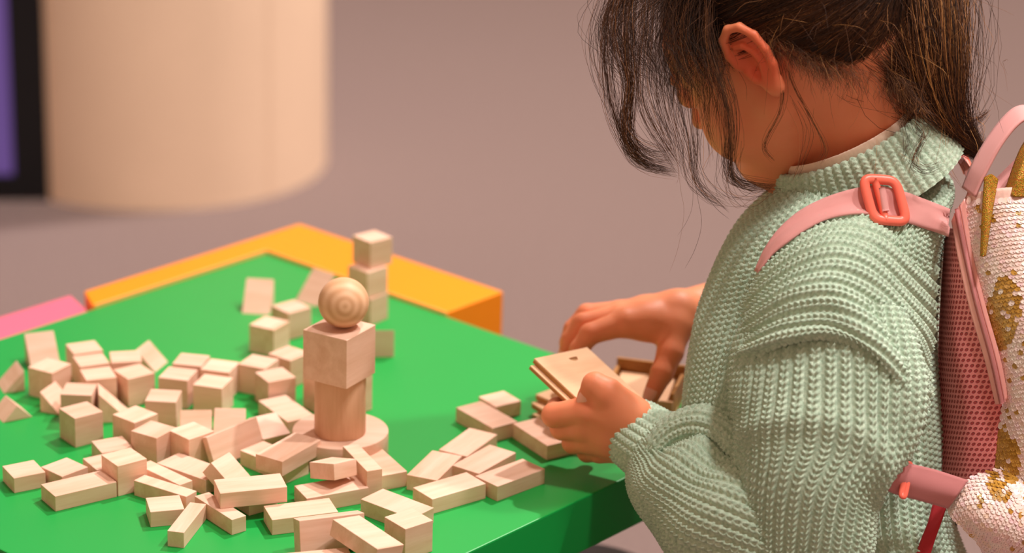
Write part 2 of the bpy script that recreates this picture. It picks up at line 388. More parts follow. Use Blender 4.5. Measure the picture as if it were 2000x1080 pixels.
BLOCKS = [
('B01','wedge',(25,25,25),(-400.6,1955.0,0.0),23.0),
('B02','box',(25,25,25),(-371.3,1892.5,0.0),61.4),
('B03a','box',(25,25,25),(-360.8,1934.8,0.0),26.0),
('B03b','box',(25,25,25),(-351.2,1908.1,0.0),24.2),
('B03c','box',(25,25,25),(-341.2,1879.5,0.0),22.2),
('B04','box',(25,25,25),(-327.3,1919.0,0.0),12.9),
('B05','wedge',(25,17.68,17.68),(-297.8,1962.0,0.0),72.3),
('B06','box',(25,25,25),(-308.5,1885.1,0.0),37.8),
('B07','box',(25,25,25),(-277.6,1921.2,0.0),-9.6),
('B08','box',(25,25,25),(-253.2,1911.3,0.0),-13.8),
('B09','box',(25,25,25),(-284.8,1891.1,0.0),-12.5),
('B10','box',(25,25,25),(-255.0,1878.2,0.0),-15.3),
('B11','box',(25,25,25),(-223.9,1925.3,0.0),-22.7),
('B12','box',(25,25,25),(-181.5,1935.3,0.0),53.0),
('B13','box',(25,25,25),(-194.9,1887.4,0.0),31.9),
('B14','box',(25,25,25),(-202.2,2004.0,0.0),62.5),
('B15','box',(25,25,25),(-193.1,2044.1,0.0),42.8),
('B16','wedge',(25,25,25),(-240.9,2105.9,0.0),-4.0),
('B17','wedge',(25,25,25),(-196.3,2141.9,0.0),-35.5),
('T2c','box',(25,25,25),(-125.6,2094.1,50.0),42.5),
('T2b','box',(25,25,25),(-127.3,2085.1,25.0),47.9),
('T2a','box',(25,25,25),(-124.5,2084.0,0.0),54.0),
('B19','wedge',(25,25,25),(-101.8,2037.5,0.0),-174.5),
('BIG','box',(40,40,40),(-123.3,1769.8,70.3),60.5),
('BIG2','box',(40,40,40),(-139.7,1868.7,0.0),44.1),
('B20','box',(25,25,25),(-337.3,1802.5,0.0),39.0),
('B21','wedge',(25,17.68,17.68),(-360.8,1865.1,0.0),70.6),
('B22','box',(25,25,25),(-357.0,1849.8,0.0),-1.4),
('B23','wedge',(25,25,25),(-302.2,1857.0,0.0),101.5),
('B24','box',(25,25,25),(-289.8,1797.5,0.0),52.2),
('B25','box',(25,25,25),(-288.4,1842.0,0.0),-3.2),
('B26','box',(25,25,25),(-268.8,1769.7,0.0),59.8),
('B27','box',(25,25,25),(-243.8,1768.8,0.0),46.5),
('B28','wedge',(25,17.68,17.68),(-258.9,1825.3,0.0),5.4),
('B29','wedge',(25,17.68,17.68),(-233.4,1831.7,0.0),2.0),
('B30','box',(50,6.25,25),(-223.5,1767.7,2.2),(0.9074,-0.1555,-0.0977,0.3781)),
('B31','box',(25,25,12.5),(-193.5,1806.7,0.4),(0.9303,0.1878,0.0709,0.3069)),
('B32','box',(25,50,12.5),(-174.6,1837.2,0.0),33.5),
('B33','box',(25,50,12.5),(-167.5,1748.0,0.0),50.2),
('B34','box',(50,25,12.5),(-168.8,1733.4,12.5),59.1),
('B35','box',(25,25,12.5),(-127.6,1711.7,20.8),(0.8903,-0.1379,0.0200,0.4335)),
('B36','box',(50,25,12.5),(-147.1,1696.3,0.0),27.1),
('B37','box',(12.5,50,25),(-104.1,1720.8,0.0),25.5),
('B38','box',(25,50,12.5),(-97.3,1738.8,0.0),28.0),
('B39','box',(25,50,12.5),(-67.7,1667.8,0.0),52.2),
('B40','box',(25,25,25),(-70.5,1624.0,0.0),39.9),
('B41','box',(50,25,12.5),(-54.2,1701.9,0.0),38.0),
('B42','box',(50,25,12.5),(-6.0,1727.8,0.0),44.2),
('B43','box',(50,25,12.5),(-51.9,1735.5,0.0),69.4),
('B44','box',(50,25,12.5),(-30.6,1781.2,0.0),62.8),
('B45','box',(50,25,12.5),(-20.7,1750.1,0.0),55.9),
('B46','box',(25,50,12.5),(-11.8,1837.3,0.0),37.2),
('B47','box',(25,25,12.5),(-9.9,1880.7,0.0),35.2),
('B48','box',(25,50,12.5),(31.6,1806.3,0.0),33.2),
('B50','box',(25,25,12.5),(-368.2,1716.1,0.0),31.4),
('B51','box',(50,25,12.5),(-332.0,1686.7,0.0),35.1),
('B52','box',(25,25,12.5),(-333.2,1721.7,0.0),49.2),
('B53','box',(25,25,12.5),(-309.3,1735.2,0.0),34.5),
('B54','box',(25,25,12.5),(-310.6,1766.6,0.0),28.1),
('B55','box',(25,25,25),(-290.2,1716.1,0.0),38.1),
('B56','box',(12.5,50,12.5),(-243.6,1713.1,0.0),47.2),
('B57','box',(25,50,12.5),(-225.4,1722.9,0.0),54.9),
('B58','box',(25,25,12.5),(-211.0,1715.9,2.3),(0.8061,0.2752,0.1870,0.4893)),
('B59','box',(50,25,12.5),(-208.5,1674.0,12.5),17.5),
('B60','box',(12.5,50,12.5),(-198.1,1656.4,0.0),39.8),
('B61','box',(25,25,12.5),(-189.1,1689.6,0.0),38.7),
('B62','box',(50,25,12.5),(-169.0,1658.3,0.0),20.2),
('B63','box',(50,12.5,25),(-144.4,1616.4,5.5),(0.9663,-0.1276,-0.0038,0.2234)),
('B64','box',(25,50,12.5),(-90.2,1584.4,15.5),(0.9238,0.0105,0.0965,0.3704)),
('B65','box',(50,25,12.5),(-152.1,1580.0,0.0),16.0),
('B67','box',(25,25,12.5),(-258.6,1665.3,0.0),16.1),
('B68','box',(50,12.5,12.5),(-229.8,1632.9,0.0),78.5),
('B69','box',(12.5,50,12.5),(-236.1,1693.2,0.0),58.7),
('P1','roof',(25,25,12.5),(-402.8,1846.5,0.0),33.2),
('B70','wedge',(25,17.68,17.68),(-425.0,1928.7,0.0),-64.4),

]
NAME = {}
def kind_name(kind, d):
    s = sorted(d)
    if kind == 'wedge': return 'wooden_wedge'
    if kind == 'roof': return 'wooden_prism'
    if s[0] > 20: return 'wooden_cube'
    if s[2] < 30: return 'wooden_tile'
    if s[1] < 15: return 'wooden_stick'
    return 'wooden_brick'
LABEL = {
 'B01': 'wooden wedge at the far left of the pile, nearest the pink table',
 'B02': 'wooden cube standing before the far-left wedge, its corner towards the viewer',
 'B03a': 'rearmost of three wooden cubes lined up at the back left of the pile',
 'B03b': 'middle of three wooden cubes lined up at the back left of the pile',
 'B03c': 'front one of three wooden cubes lined up at the back left of the pile',
 'B04': 'wooden cube right of the row of three cubes, at the back of the pile',
 'B05': 'small wooden wedge sloping right at the back edge of the pile',
 'B06': 'wooden cube with warm orange left face below the back row wedge',
 'B07': 'back left cube of a two-by-two cluster of wooden cubes',
 'B08': 'back right cube of a two-by-two cluster of wooden cubes',
 'B09': 'front left cube of a two-by-two cluster of wooden cubes',
 'B10': 'front right cube of a two-by-two cluster of wooden cubes',
 'B11': 'wooden cube just right of the two-by-two cube cluster',
 'B12': 'wooden cube half hidden behind the left side of the large tower cube',
 'B13': 'wooden cube with a lit orange face left of the tower cylinder',
 'B14': 'wooden cube standing alone behind the pile, left of the ball tower',
 'B15': 'wooden cube with an orange front face beside the leaning pale wedge',
 'B16': 'pale wooden wedge with a broad slope facing the viewer at the rear',
 'B17': 'blurred wooden wedge behind the ball, near the far table edge',
 'T2c': 'top cube of the blurred stack of three cubes behind the ball',
 'T2b': 'middle cube of the blurred stack of three cubes behind the ball',
 'T2a': 'bottom cube of the blurred stack of three cubes behind the ball',
 'B19': 'dark shaded wooden wedge right behind the large tower cube',
 'BIG': 'large wooden cube carrying the ball in the central tower',
 'BIG2': 'large wooden cube standing behind the tower cylinder',
 'B20': 'bright-topped wooden cube standing free at the left front of the pile',
 'B21': 'small wooden wedge sloping right behind the free left cube',
 'B22': 'pinkish-topped wooden cube behind the bright free-standing left cube',
 'B23': 'wooden wedge with a bright narrow slope between two left cubes',
 'B24': 'wooden cube touching the right side of the bright left cube',
 'B25': 'bright wooden cube in front of the two-by-two cluster',
 'B26': 'wooden cube in the middle of the pile, below the bright central cube',
 'B27': 'wooden cube wedged under the edge of the leaning tan plate',
 'B28': 'left one of two bright wooden wedges sloping towards the viewer mid-pile',
 'B29': 'right one of two bright wooden wedges sloping towards the viewer mid-pile',
 'B30': 'tan wooden plate leaning on edge in the middle of the pile',
 'B31': 'tilted wooden tile leaning just right of the tan plate',
 'B32': 'wooden brick lying flat left of the round tower base',
 'B33': 'wooden brick lying under the brick that catches the tower shadow',
 'B34': 'raised wooden brick with the tower shadow across its end',
 'B35': 'tilted wooden tile resting on a brick in front of the round base',
 'B36': 'wooden brick lying below the tilted tile in front of the round base',
 'B37': 'wooden brick standing on its long edge before the round base',
 'B38': 'wooden brick lying flat against the standing edge-on brick',
 'B39': 'wooden brick lying behind the nearest cube at the front',
 'B40': 'wooden cube nearest the viewer at the lower middle of the picture',
 'B41': 'wooden brick at the front edge of the table, left neighbour of the end brick',
 'B42': 'wooden brick at the right front end of the row, by the shadow',
 'B43': 'slanting wooden brick at the left end of the group right of the tower',
 'B44': 'rearmost of the three slanting bricks right of the tower, behind the other two',
 'B45': 'slanting wooden brick just behind the end brick of the front row',
 'B46': 'long wooden brick right of the tower lying before a small tile',
 'B47': 'small wooden tile right of the tower tucked behind a brick',
 'B48': 'wooden brick partly under the left hand at the right of the table',
 'B50': 'wooden tile at the far left front, standing apart from the pile',
 'B51': 'long wooden brick at the left front, lying before the tiles',
 'B52': 'wooden tile right of the leftmost tile, behind the long brick',
 'B53': 'small wooden tile tucked behind the long left brick and a cube',
 'B54': 'pinkish wooden tile behind the cube at the left front',
 'B55': 'wooden cube at the right end of the long left brick',
 'B56': 'wooden stick lying along the side of a brick, right of the front cube',
 'B57': 'wooden brick lying alongside a stick in the left front pile',
 'B58': 'tilted wooden tile propped behind the raised front brick',
 'B59': 'raised wooden brick resting on a stick at the front of the pile',
 'B60': 'wooden stick pointing forward under the raised front brick',
 'B61': 'shaded wooden tile hidden under the raised front brick',
 'B62': 'wooden brick lying flat at the front right of the raised brick',
 'B63': 'wooden brick on edge with a pink striped side at the front',
 'B64': 'sloping wooden brick at the bottom of the picture, left of the nearest cube',
 'B65': 'wooden brick cut off by the bottom edge of the picture',
 'B67': 'wooden tile at the front beside the short forward-pointing stick',
 'B68': 'wooden stick at the very front pointing away from the viewer',
 'B69': 'wooden stick lying behind the front tile at the left',
 'P1': 'triangular wooden prism lying at the far left edge of the picture',
 'B70': 'wooden wedge cut by the left picture edge, above the prism',
}
_cache = {}
for key, kind, d, t, rot in BLOCKS:
    ck = (kind, d)
    if ck not in _cache: _cache[ck] = block_mesh(kind, d)
    o = bpy.data.objects.new(kind_name(kind, d), _cache[ck]); COL.objects.link(o)
    q = Quaternion((0, 0, 1), math.radians(rot)) if not isinstance(rot, tuple) else Quaternion(rot)
    o.rotation_mode = 'QUATERNION'; o.rotation_quaternion = q
    o.location = Vector(W(t)) + q @ Vector((d[0] / 2000, d[1] / 2000, 0))
    tag(o, LABEL[key], 'block', 'loose wooden building blocks on the green table')

# the tower: round base, cylinder, (large cube above), ball
def lathe(name, prof, n, loc, mat, label, cat, group=None, rot=None):
    a = np.linspace(0, 2 * np.pi, n, endpoint=False); prof = np.array(prof, float) * 0.001
    V = np.stack([np.outer(np.cos(a), prof[:, 0]), np.outer(np.sin(a), prof[:, 0]), np.tile(prof[:, 1], (n, 1))], -1).reshape(-1, 3)
    me = mesh_np(name, V, grid_quads(n, len(prof), True, False))
    bm = bmesh.new(); bm.from_mesh(me); bmesh.ops.remove_doubles(bm, verts=bm.verts, dist=1e-6); bmesh.ops.recalc_face_normals(bm, faces=bm.faces); bm.to_mesh(me); bm.free()
    o = link(name, me, mat); o.location = W(loc)
    if rot: o.rotation_euler = rot
    return tag(o, label, cat, group)
def rim(r, h, b=0.7):
    return [(0, 0), (r - b, 0), (r - b * .3, b * .3), (r, b), (r, h * .5), (r, h - b), (r - b * .3, h - b * .3), (r - b, h), (r * .5, h), (0, h)]
lathe('wooden_disc', rim(37.5, 21), 72, (-130.3, 1806, 0), M['wood'], 'round wooden disc forming the base of the central tower', 'block')
lathe('wooden_cylinder', rim(20, 49.3), 64, (-130.3, 1802, 21), M['wood_warm'], 'wooden cylinder between the round base and the large tower cube', 'block')

def ball():
    m = NT('turned_ball_wood'); tc = m.n('ShaderNodeTexCoord'); wv = m.n('ShaderNodeTexWave', wave_type='RINGS', rings_direction='Z')
    wv.inputs['Scale'].default_value = 52; wv.inputs['Distortion'].default_value = 1.5; wv.inputs['Detail'].default_value = 2; wv.inputs['Detail Scale'].default_value = 1.2
    m.l(tc.outputs['Object'], wv.inputs['Vector'])
    m.l(m.ramp(wv.outputs[0], (0.0, srgb(214, 166, 126)), (1.0, srgb(232, 188, 150))), m.b.inputs['Base Color'])
    m.b.inputs['Roughness'].default_value = 0.5; m.b.inputs['Specular IOR Level'].default_value = 0.3
    n = 40; th = np.linspace(0, np.pi, n)
    prof = [(19.4 * math.sin(t), -19.4 * math.cos(t)) for t in th]
    o = lathe('wooden_ball', prof, 64, (-128, 1799, 129.8), m.m, 'wooden ball with growth rings on top of the central tower', 'ball')
    o.rotation_euler = (math.radians(78), 0, math.radians(8))
ball()

# ------------------------------------------------------------------ the child: frames and joints (mm, table frame)
def heading(deg):
    t = math.radians(deg); return A(-math.cos(t), math.sin(t), 0)
PSI, PIT = 30.0, 33.0
h_head = heading(PSI); Zv = A(0, 0, 1)
HF = h_head * math.cos(math.radians(PIT)) - Zv * math.sin(math.radians(PIT))       # face direction
HU = h_head * math.sin(math.radians(PIT)) + Zv * math.cos(math.radians(PIT))       # crown direction
HL = A(-math.sin(math.radians(PSI)), -math.cos(math.radians(PSI)), 0)              # the child's left
EAR = pt(1470, 124, 1800)
HC = EAR - HL * 66 + HF * 2
def hd(f, u, l): return HC + HF * f + HU * u + HL * l
PSIT = 14.0
TH = heading(PSIT); TL = A(-math.sin(math.radians(PSIT)), -math.cos(math.radians(PSIT)), 0)   # torso heading / left

J = dict(
  neck0=hd(-26, -30, 0), neck1=pt(1690, 320, 1885), chest=pt(1640, 520, 1900), belly=pt(1610, 780, 1905), hip=pt(1640, 1180, 1925),
  shL=pt(1615, 540, 1848), elL=pt(1535, 1015, 1812), wrL=pt(1262, 850, 1912),
  shR=pt(1660, 450, 1990), elR=pt(1560, 562, 2110), wrR=pt(1322, 612, 2030))

# --- signed distance primitives
PR = []
def cone(a, b, ra, rb, k=4.0): PR.append(('c', np.asarray(a, float), np.asarray(b, float), float(ra), float(rb), float(k)))
def elli(c, r, axes, k=6.0, neg=False): PR.append(('n' if neg else 'e', np.asarray(c, float), np.asarray(r, float), np.asarray(axes, float), 0.0, float(k)))
HAX = np.array([HF, HU, HL])
# head
elli(hd(-14, 26, 0), (88, 80, 70), HAX, 1)
elli(hd(34, -20, 0), (50, 68, 55), HAX, 22)
elli(hd(60, 30, 0), (28, 34, 44), HAX, 20)                       # forehead
elli(hd(58, -70, 0), (22, 17, 22), HAX, 16)                      # chin
for s in (1, -1):
    elli(hd(44, -36, 34 * s), (30, 26, 22), HAX, 14)             # cheek
    cone(hd(4, -36, 46 * s), hd(52, -72, 14 * s), 15, 13, 14)    # jaw
    elli(hd(82, 2, 27 * s), (9, 12, 15), HAX, 5, True)           # eye socket
    elli(hd(76, 0, 27 * s), (11, 11, 12.5), HAX, 2)              # lid over the eye
    cone(hd(86, 13, 12 * s), hd(78, 14, 38 * s), 4, 4, 6)        # brow ridge
    cone(hd(88, -26, 5 * s), hd(86, -27, 9 * s), 4.5, 4, 3)      # nostril wing
cone(hd(86, 0, 0), hd(95, -21, 0), 5, 7, 6)                      # nose
cone(hd(84, -43, -12), hd(84, -43, 12), 3.8, 3.8, 4)             # upper lip
cone(hd(83, -50, -10), hd(83, -50, 10), 4.0, 4.0, 3)             # lower lip
# ears
EA = {}
for s in (1, -1):
    eo = norm(HL * s * 0.97 + HF * 0.12)                          # outward from the head
    eu = norm(HU * 0.95 + HF * 0.24 + HL * s * 0.06); eb = norm(np.cross(eu, eo)) * (1 if s > 0 else -1)
    if eb @ HF > 0: eb = -eb
    e0 = hd(-2, 0, 66 * s)
    def ep(b, u, o, e0=e0, eb=eb, eu=eu, eo=eo): return e0 + eb * b + eu * u + eo * o
    EA[s] = ep
    elli(ep(6, 2, 3), (15, 26, 4.2), [eb, eu, eo], 3)             # shell
    elli(ep(2, 3, 9), (8, 13, 6), [eb, eu, eo], 3, True)          # bowl
    elli(ep(1, -8, 8), (4.5, 6, 6), [eb, eu, eo], 2, True)        # canal
    hel = [ep(-9, 4, 3), ep(-8, 15, 5), ep(-2, 25, 7), ep(8, 28.5, 8), ep(17, 24, 8), ep(21.5, 13, 7.5), ep(21, 0, 7), ep(17, -11, 6), ep(11, -19, 5)]
    for a, b in zip(hel[:-1], hel[1:]): cone(a, b, 3.3, 3.3, 1.6)
    ah = [ep(1, 16, 5.5), ep(8, 13, 7), ep(12, 4, 7), ep(11, -6, 6.5), ep(6, -12, 6)]
    for a, b in zip(ah[:-1], ah[1:]): cone(a, b, 2.4, 2.4, 1.6)
    cone(ep(-6, -3, 3), ep(-5, -11, 3.5), 3.2, 3, 2)              # tragus
    elli(ep(5, -23, 4), (8, 8.5, 4.5), [eb, eu, eo], 4)           # lobe
# neck and trunk
cone(J["neck0"], J["neck1"] - TH * 5, 37, 37, 16)
cone(hd(-54, -22, 0), J["neck1"] - TH * 10, 26, 32, 18)
cone(J['neck1'] - TH * 6, J['chest'], 37, 64, 20)
cone(J['chest'], J['belly'], 66, 70, 30)
cone(J['belly'], J['hip'], 70, 78, 30)
cone(J['neck1'] - A(0, 0, 34), J['shL'], 26, 22, 14); cone(J['neck1'] - A(0, 0, 34), J['shR'], 26, 22, 14)
cone(J['shL'], J['elL'], 26, 24, 8); cone(J['elL'], J['wrL'], 25, 17, 8)
cone(J['shR'], J['elR'], 31, 25, 8); cone(J['elR'], J['wrR'], 25, 17.5, 8)
# legs: kneeling upright on the carpet
kneeL = A(J['hip'][0] - 12, J['hip'][1] - 62, -398); kneeR = A(J['hip'][0] - 12, J['hip'][1] + 58, -398)
for kn, sg in ((kneeL, 1), (kneeR, -1)):
    hp = J['hip'] + TL * 46 * sg
    cone(hp, kn, 60, 44, 14); ank = kn - TH * 225 + A(0, 0, -14)
    cone(kn, ank, 42, 25, 8); cone(ank, ank - TH * 30 + A(0, 0, -6), 25, 22, 6); cone(ank - TH * 20, ank - TH * 95 + A(0, 0, -12), 22, 16, 6)
# hands : joints on sight lines at their own distances
def hand(wr, fingers, thumb, palm):
    for a, b, ra, rb, k in palm: cone(a, b, ra, rb, k)
    for ch in fingers:
        for i in range(len(ch) - 1): cone(ch[i][0], ch[i + 1][0], ch[i][1], ch[i + 1][1], 2.2)
    for i in range(len(thumb) - 1): cone(thumb[i][0], thumb[i + 1][0], thumb[i][1], thumb[i + 1][1], 3.0 if i else 7.0)
def F(*pts): return [(pt(x, y, d), r) for x, y, d, r in pts]
wl = J['wrL']
fl_i = F((1146, 802, 1904, 11.0), (1082, 811, 1913, 9.3), (1088, 797, 1931, 8.2), (1108, 789, 1942, 7.2))
fl_m = F((1143, 832, 1912, 11.5), (1098, 836, 1926, 9.2), (1106, 817, 1944, 8.2), (1124, 806, 1953, 7.2))
fl_r = F((1152, 858, 1921, 11.0), (1120, 864, 1936, 8.8), (1126, 842, 1953, 7.8), (1143, 828, 1961, 6.8))
fl_p = F((1172, 878, 1931, 10.0), (1147, 883, 1945, 7.8), (1150, 862, 1960, 7.0), (1163, 848, 1967, 6.2))
th_l = F((1238, 812, 1897, 14.5), (1186, 768, 1893, 11.5), (1162, 752, 1894, 9.6), (1147, 774, 1899, 7.6))
hand(wl, [fl_i, fl_m, fl_r, fl_p], th_l,
     [(wl, pt(1200, 815, 1905), 19, 17, 6), (wl, pt(1196, 848, 1912), 19, 18, 6), (pt(1205, 820, 1905), fl_i[0][0], 16, 11.5, 5), (pt(1205, 840, 1910), fl_m[0][0], 17, 12, 5),
      (pt(1210, 858, 1915), fl_r[0][0], 16, 11.5, 5), (pt(1222, 868, 1922), fl_p[0][0], 15, 10.5, 5), (pt(1225, 818, 1900), pt(1180, 795, 1900), 15, 12, 6)])
wr = J['wrR']
fr_i = F((1222, 630, 2012, 11.0), (1153, 652, 2006, 8.6), (1131, 682, 2008, 7.6), (1122, 706, 2012, 6.6))
fr_m = F((1212, 619, 2028, 11.0), (1138, 632, 2024, 8.6), (1114, 664, 2026, 7.6), (1106, 692, 2030, 6.6))
fr_r = F((1212, 612, 2044, 10.5), (1146, 613, 2044, 8.2), (1119, 642, 2046, 7.4), (1107, 670, 2048, 6.4))
fr_p = F((1220, 612, 2058, 9.5), (1165, 611, 2062, 7.4), (1137, 636, 2064, 6.6), (1124, 660, 2066, 5.8))
th_r = F((1318, 640, 2018, 13.5), (1309, 688, 2008, 10.4), (1293, 728, 2002, 9.0), (1273, 771, 2001, 7.0))
hand(wr, [fr_i, fr_m, fr_r, fr_p], th_r,
     [(wr, pt(1262, 624, 2020), 18, 16, 6), (wr, pt(1262, 612, 2040), 18, 15, 6), (pt(1270, 628, 2018), fr_i[0][0], 15, 11.5, 5), (pt(1268, 618, 2030), fr_m[0][0], 15, 11.5, 5),
      (pt(1268, 612, 2042), fr_r[0][0], 14, 11, 5), (pt(1270, 612, 2052), fr_p[0][0], 13, 10, 5), (pt(1315, 640, 2020), fr_i[0][0], 13, 10, 8)])

# --- evaluation and sparse surface nets
def prim_d(p, P):
    t = p[0]
    if t == 'c':
        a, b, ra, rb = p[1], p[2], p[3], p[4]
        ab = b - a; L2 = ab @ ab
        s = np.clip(((P - a) @ ab) / max(L2, 1e-9), 0, 1)
        q = P - a - s[..., None] * ab
        return np.sqrt((q * q).sum(-1)) - (ra + (rb - ra) * s)
    c, r, ax = p[1], p[2], p[3]
    q = (P - c) @ ax.T
    k0 = np.sqrt(((q / r) ** 2).sum(-1)); k1 = np.sqrt(((q / (r * r)) ** 2).sum(-1))
    return k0 * (k0 - 1) / np.maximum(k1, 1e-6)
def smin(a, b, k):
    h = np.maximum(k - np.abs(a - b), 0) / k
    return np.minimum(a, b) - h * h * k * 0.25
def field(P, idx):
    d = None; neg = []
    for i in idx:
        p = PR[i]
        if p[0] == 'n':
            if d is not None: d = -smin(-d, prim_d(p, P), p[5])
            continue
        e = prim_d(p, P)
        d = e if d is None else smin(d, e, p[5])
    return d
def surface_nets(h=1.6, bs=16):
    lo = np.min([np.minimum(p[1], p[2]) - max(p[3], p[4]) - 8 if p[0] == 'c' else p[1] - max(p[2]) - 8 for p in PR], axis=0)
    hi = np.max([np.maximum(p[1], p[2]) + max(p[3], p[4]) + 8 if p[0] == 'c' else p[1] + max(p[2]) + 8 for p in PR], axis=0)
    nb = np.ceil((hi - lo) / (h * bs)).astype(int)
    g = np.stack(np.meshgrid(*[np.arange(n) for n in nb], indexing='ij'), -1).reshape(-1, 3)
    cen = lo + (g + 0.5) * h * bs
    D = np.stack([prim_d(p, cen) for p in PR], 1)
    pos = np.array([p[0] != 'n' for p in PR])
    dm = D[:, pos].min(1); rad = h * bs * 0.87 + 4
    act = np.where(np.abs(dm) < rad + 14)[0]
    ii = np.arange(bs + 1); loc = np.stack(np.meshgrid(ii, ii, ii, indexing='ij'), -1)
    VK = []; VP = []; QK = []
    big = np.array([1, 4096, 4096 * 4096], np.int64)
    for a in act:
        keep = np.where(D[a] < max(dm[a], 0) + 2 * rad + 16)[0]
        keep = [i for i in keep if pos[i] or D[a][i] < rad + 4]
        if not any(pos[i] for i in keep): continue
        base = g[a] * bs
        P = lo + (base + loc) * h
        f = field(P, keep)
        if f is None: continue
        ins = f < 0
        if ins.all() or not ins.any(): continue
        # vertices of cells
        c = [ins[x:bs + x, y:bs + y, z:bs + z] for x in (0, 1) for y in (0, 1) for z in (0, 1)]
        sm = sum(v.astype(np.int8) for v in c); cells = np.argwhere((sm > 0) & (sm < 8))
        acc = np.zeros((len(cells), 3)); cnt = np.zeros(len(cells))
        for ax in range(3):
            o1, o2 = [k for k in range(3) if k != ax]
            for u in (0, 1):
                for v in (0, 1):
                    n0 = cells.copy(); n0[:, o1] += u; n0[:, o2] += v; n1 = n0.copy(); n1[:, ax] += 1
                    fa = f[tuple(n0.T)]; fb = f[tuple(n1.T)]
                    cr = (fa < 0) != (fb < 0); t = np.where(cr, fa / np.where(cr, fa - fb, 1), 0)
                    q = n0.astype(float); q[:, ax] += t
                    acc += q * cr[:, None]; cnt += cr
        VP.append(lo + (base + acc / cnt[:, None]) * h); VK.append((cells + base) @ big)
        # quads of edges owned by this block
        for ax in range(3):
            o1, o2 = [(1, 2), (2, 0), (0, 1)][ax]
            sl0 = [slice(0, bs)] * 3; sl1 = [slice(0, bs)] * 3; sl1[ax] = slice(1, bs + 1)
            e0 = ins[tuple(sl0)]; e1 = ins[tuple(sl1)]
            for sgn, mask in ((1, e0 & ~e1), (-1, ~e0 & e1)):
                n = np.argwhere(mask) + base
                if not len(n): continue
                def off(a1, a2):
                    m = n.copy(); m[:, o1] += a1; m[:, o2] += a2; return m @ big
                q = np.stack([off(-1, -1), off(0, -1), off(0, 0), off(-1, 0)], 1)
                QK.append(q if sgn > 0 else q[:, ::-1])
    VK = np.concatenate(VK); VP = np.concatenate(VP); QK = np.concatenate(QK)
    order = np.argsort(VK); VK = VK[order]; VP = VP[order]
    ix = np.searchsorted(VK, QK); ix = np.clip(ix, 0, len(VK) - 1)
    good = (VK[ix] == QK).all(1)
    return VP, ix[good]

BV, BQ = surface_nets(1.6)
print('body', len(BV), len(BQ))
girl = empty('person', (J['hip'][0], J['hip'][1], -450))
tag(girl, 'child in a sage green knitted sweater with a sequin backpack, head bowed over wooden tiles', 'person')

def mat_skin():
    m = NT('skin')
    tc = m.n('ShaderNodeTexCoord'); no = m.n('ShaderNodeTexNoise'); no.inputs['Scale'].default_value = 55; no.inputs['Detail'].default_value = 4
    m.l(tc.outputs['Object'], no.inputs['Vector'])
    c = m.mix(no.outputs[0], srgb(230, 140, 100), srgb(238, 154, 114))
    at = m.n('ShaderNodeAttribute', attribute_name='blush_backlight')
    c = m.mix(at.outputs['Fac'], c, srgb(222, 92, 60))
    m.l(c, m.b.inputs['Base Color'])
    m.b.inputs['Roughness'].default_value = 0.5; m.b.inputs['Specular IOR Level'].default_value = 0.35
    m.b.inputs['Subsurface Weight'].default_value = 0.25; m.b.inputs['Subsurface Radius'].default_value = (1.0, 0.35, 0.2); m.b.inputs['Subsurface Scale'].default_value = 0.004
    n2 = m.n('ShaderNodeTexNoise'); n2.inputs['Scale'].default_value = 700; m.l(tc.outputs['Object'], n2.inputs['Vector'])
    m.bump(n2.outputs[0], 0.12, 0.0003)
    return m.m
M['skin'] = mat_skin()
body = part('body', BV, BQ, M['skin'], girl)
bl = np.zeros(len(BV))
for s in (1, -1): bl = np.maximum(bl, 0.8 * np.exp(-(np.linalg.norm(BV - EA[s](8, 0, 5), axis=1) / 26) ** 4))  # ears: natural redness plus glow of light from behind, painted into the skin
for ch in (fl_i, fl_m, fl_r, fl_p, th_l, fr_i, fr_m, fr_r, fr_p, th_r):
    bl = np.maximum(bl, 0.45 * np.exp(-(np.linalg.norm(BV - ch[-1][0], axis=1) / 13) ** 2))
    bl = np.maximum(bl, 0.22 * np.exp(-(np.linalg.norm(BV - ch[1][0], axis=1) / 12) ** 2))
at = body.data.attributes.new('blush_backlight', 'FLOAT', 'POINT'); at.data.foreach_set('value', bl.astype(np.float32))
# finger nails
M['nail'] = mat_plain('finger_nail', srgb(238, 170, 150), 0.3, 0.02, 40, 0.0, spec=0.5)
def nail(ch, out):
    tip, r = ch[-1]; pr = ch[-2][0]; t = norm(tip - pr); o = norm(out - t * (out @ t)); s = np.cross(t, o)
    u = np.linspace(-1, 1, 9); v = np.linspace(0, 1, 7)
    V = []
    for a in u:
        for b in v:
            ang = a * 0.85 * (1 - 0.25 * (b - .4) ** 2); rr = r + 0.45
            V.append(tip + t * (-r * 0.55 + b * r * 1.35) + (o * math.cos(ang) + s * math.sin(ang)) * rr * (1 - 0.28 * max(0, b - .45)))
    part('finger_nail', np.array(V), grid_quads(9, 7), M['nail'], body)
nail(th_r, pt(1230, 760, 1960) - th_r[-1][0])
nail(th_l, pt(1147, 760, 1800) - th_l[-1][0])
for ch in (fr_i, fr_m): nail(ch, pt(1060, 660, 1990) - ch[-1][0])
# eyelashes on the lowered lids
for s in (1, -1):
    a = np.linspace(-0.9, 0.9, 12)
    P = np.array([hd(77.8 + 3 * math.cos(x), -6 - 2 * math.cos(x), 27 * s + 11 * math.sin(x)) for x in a])
    V, q, t = tube(P, 0.5, 6)
    part('eyelash', V, q, M['black'], body, t)
    P = np.array([hd(79 + 4 * math.cos(x * .9), 15 + 3 * math.cos(x), 26 * s + 15 * math.sin(x)) for x in a])
    V, q, t = tube(P, 1.2, 6)
    part('eyebrow', V, q, M['black'], body, t)

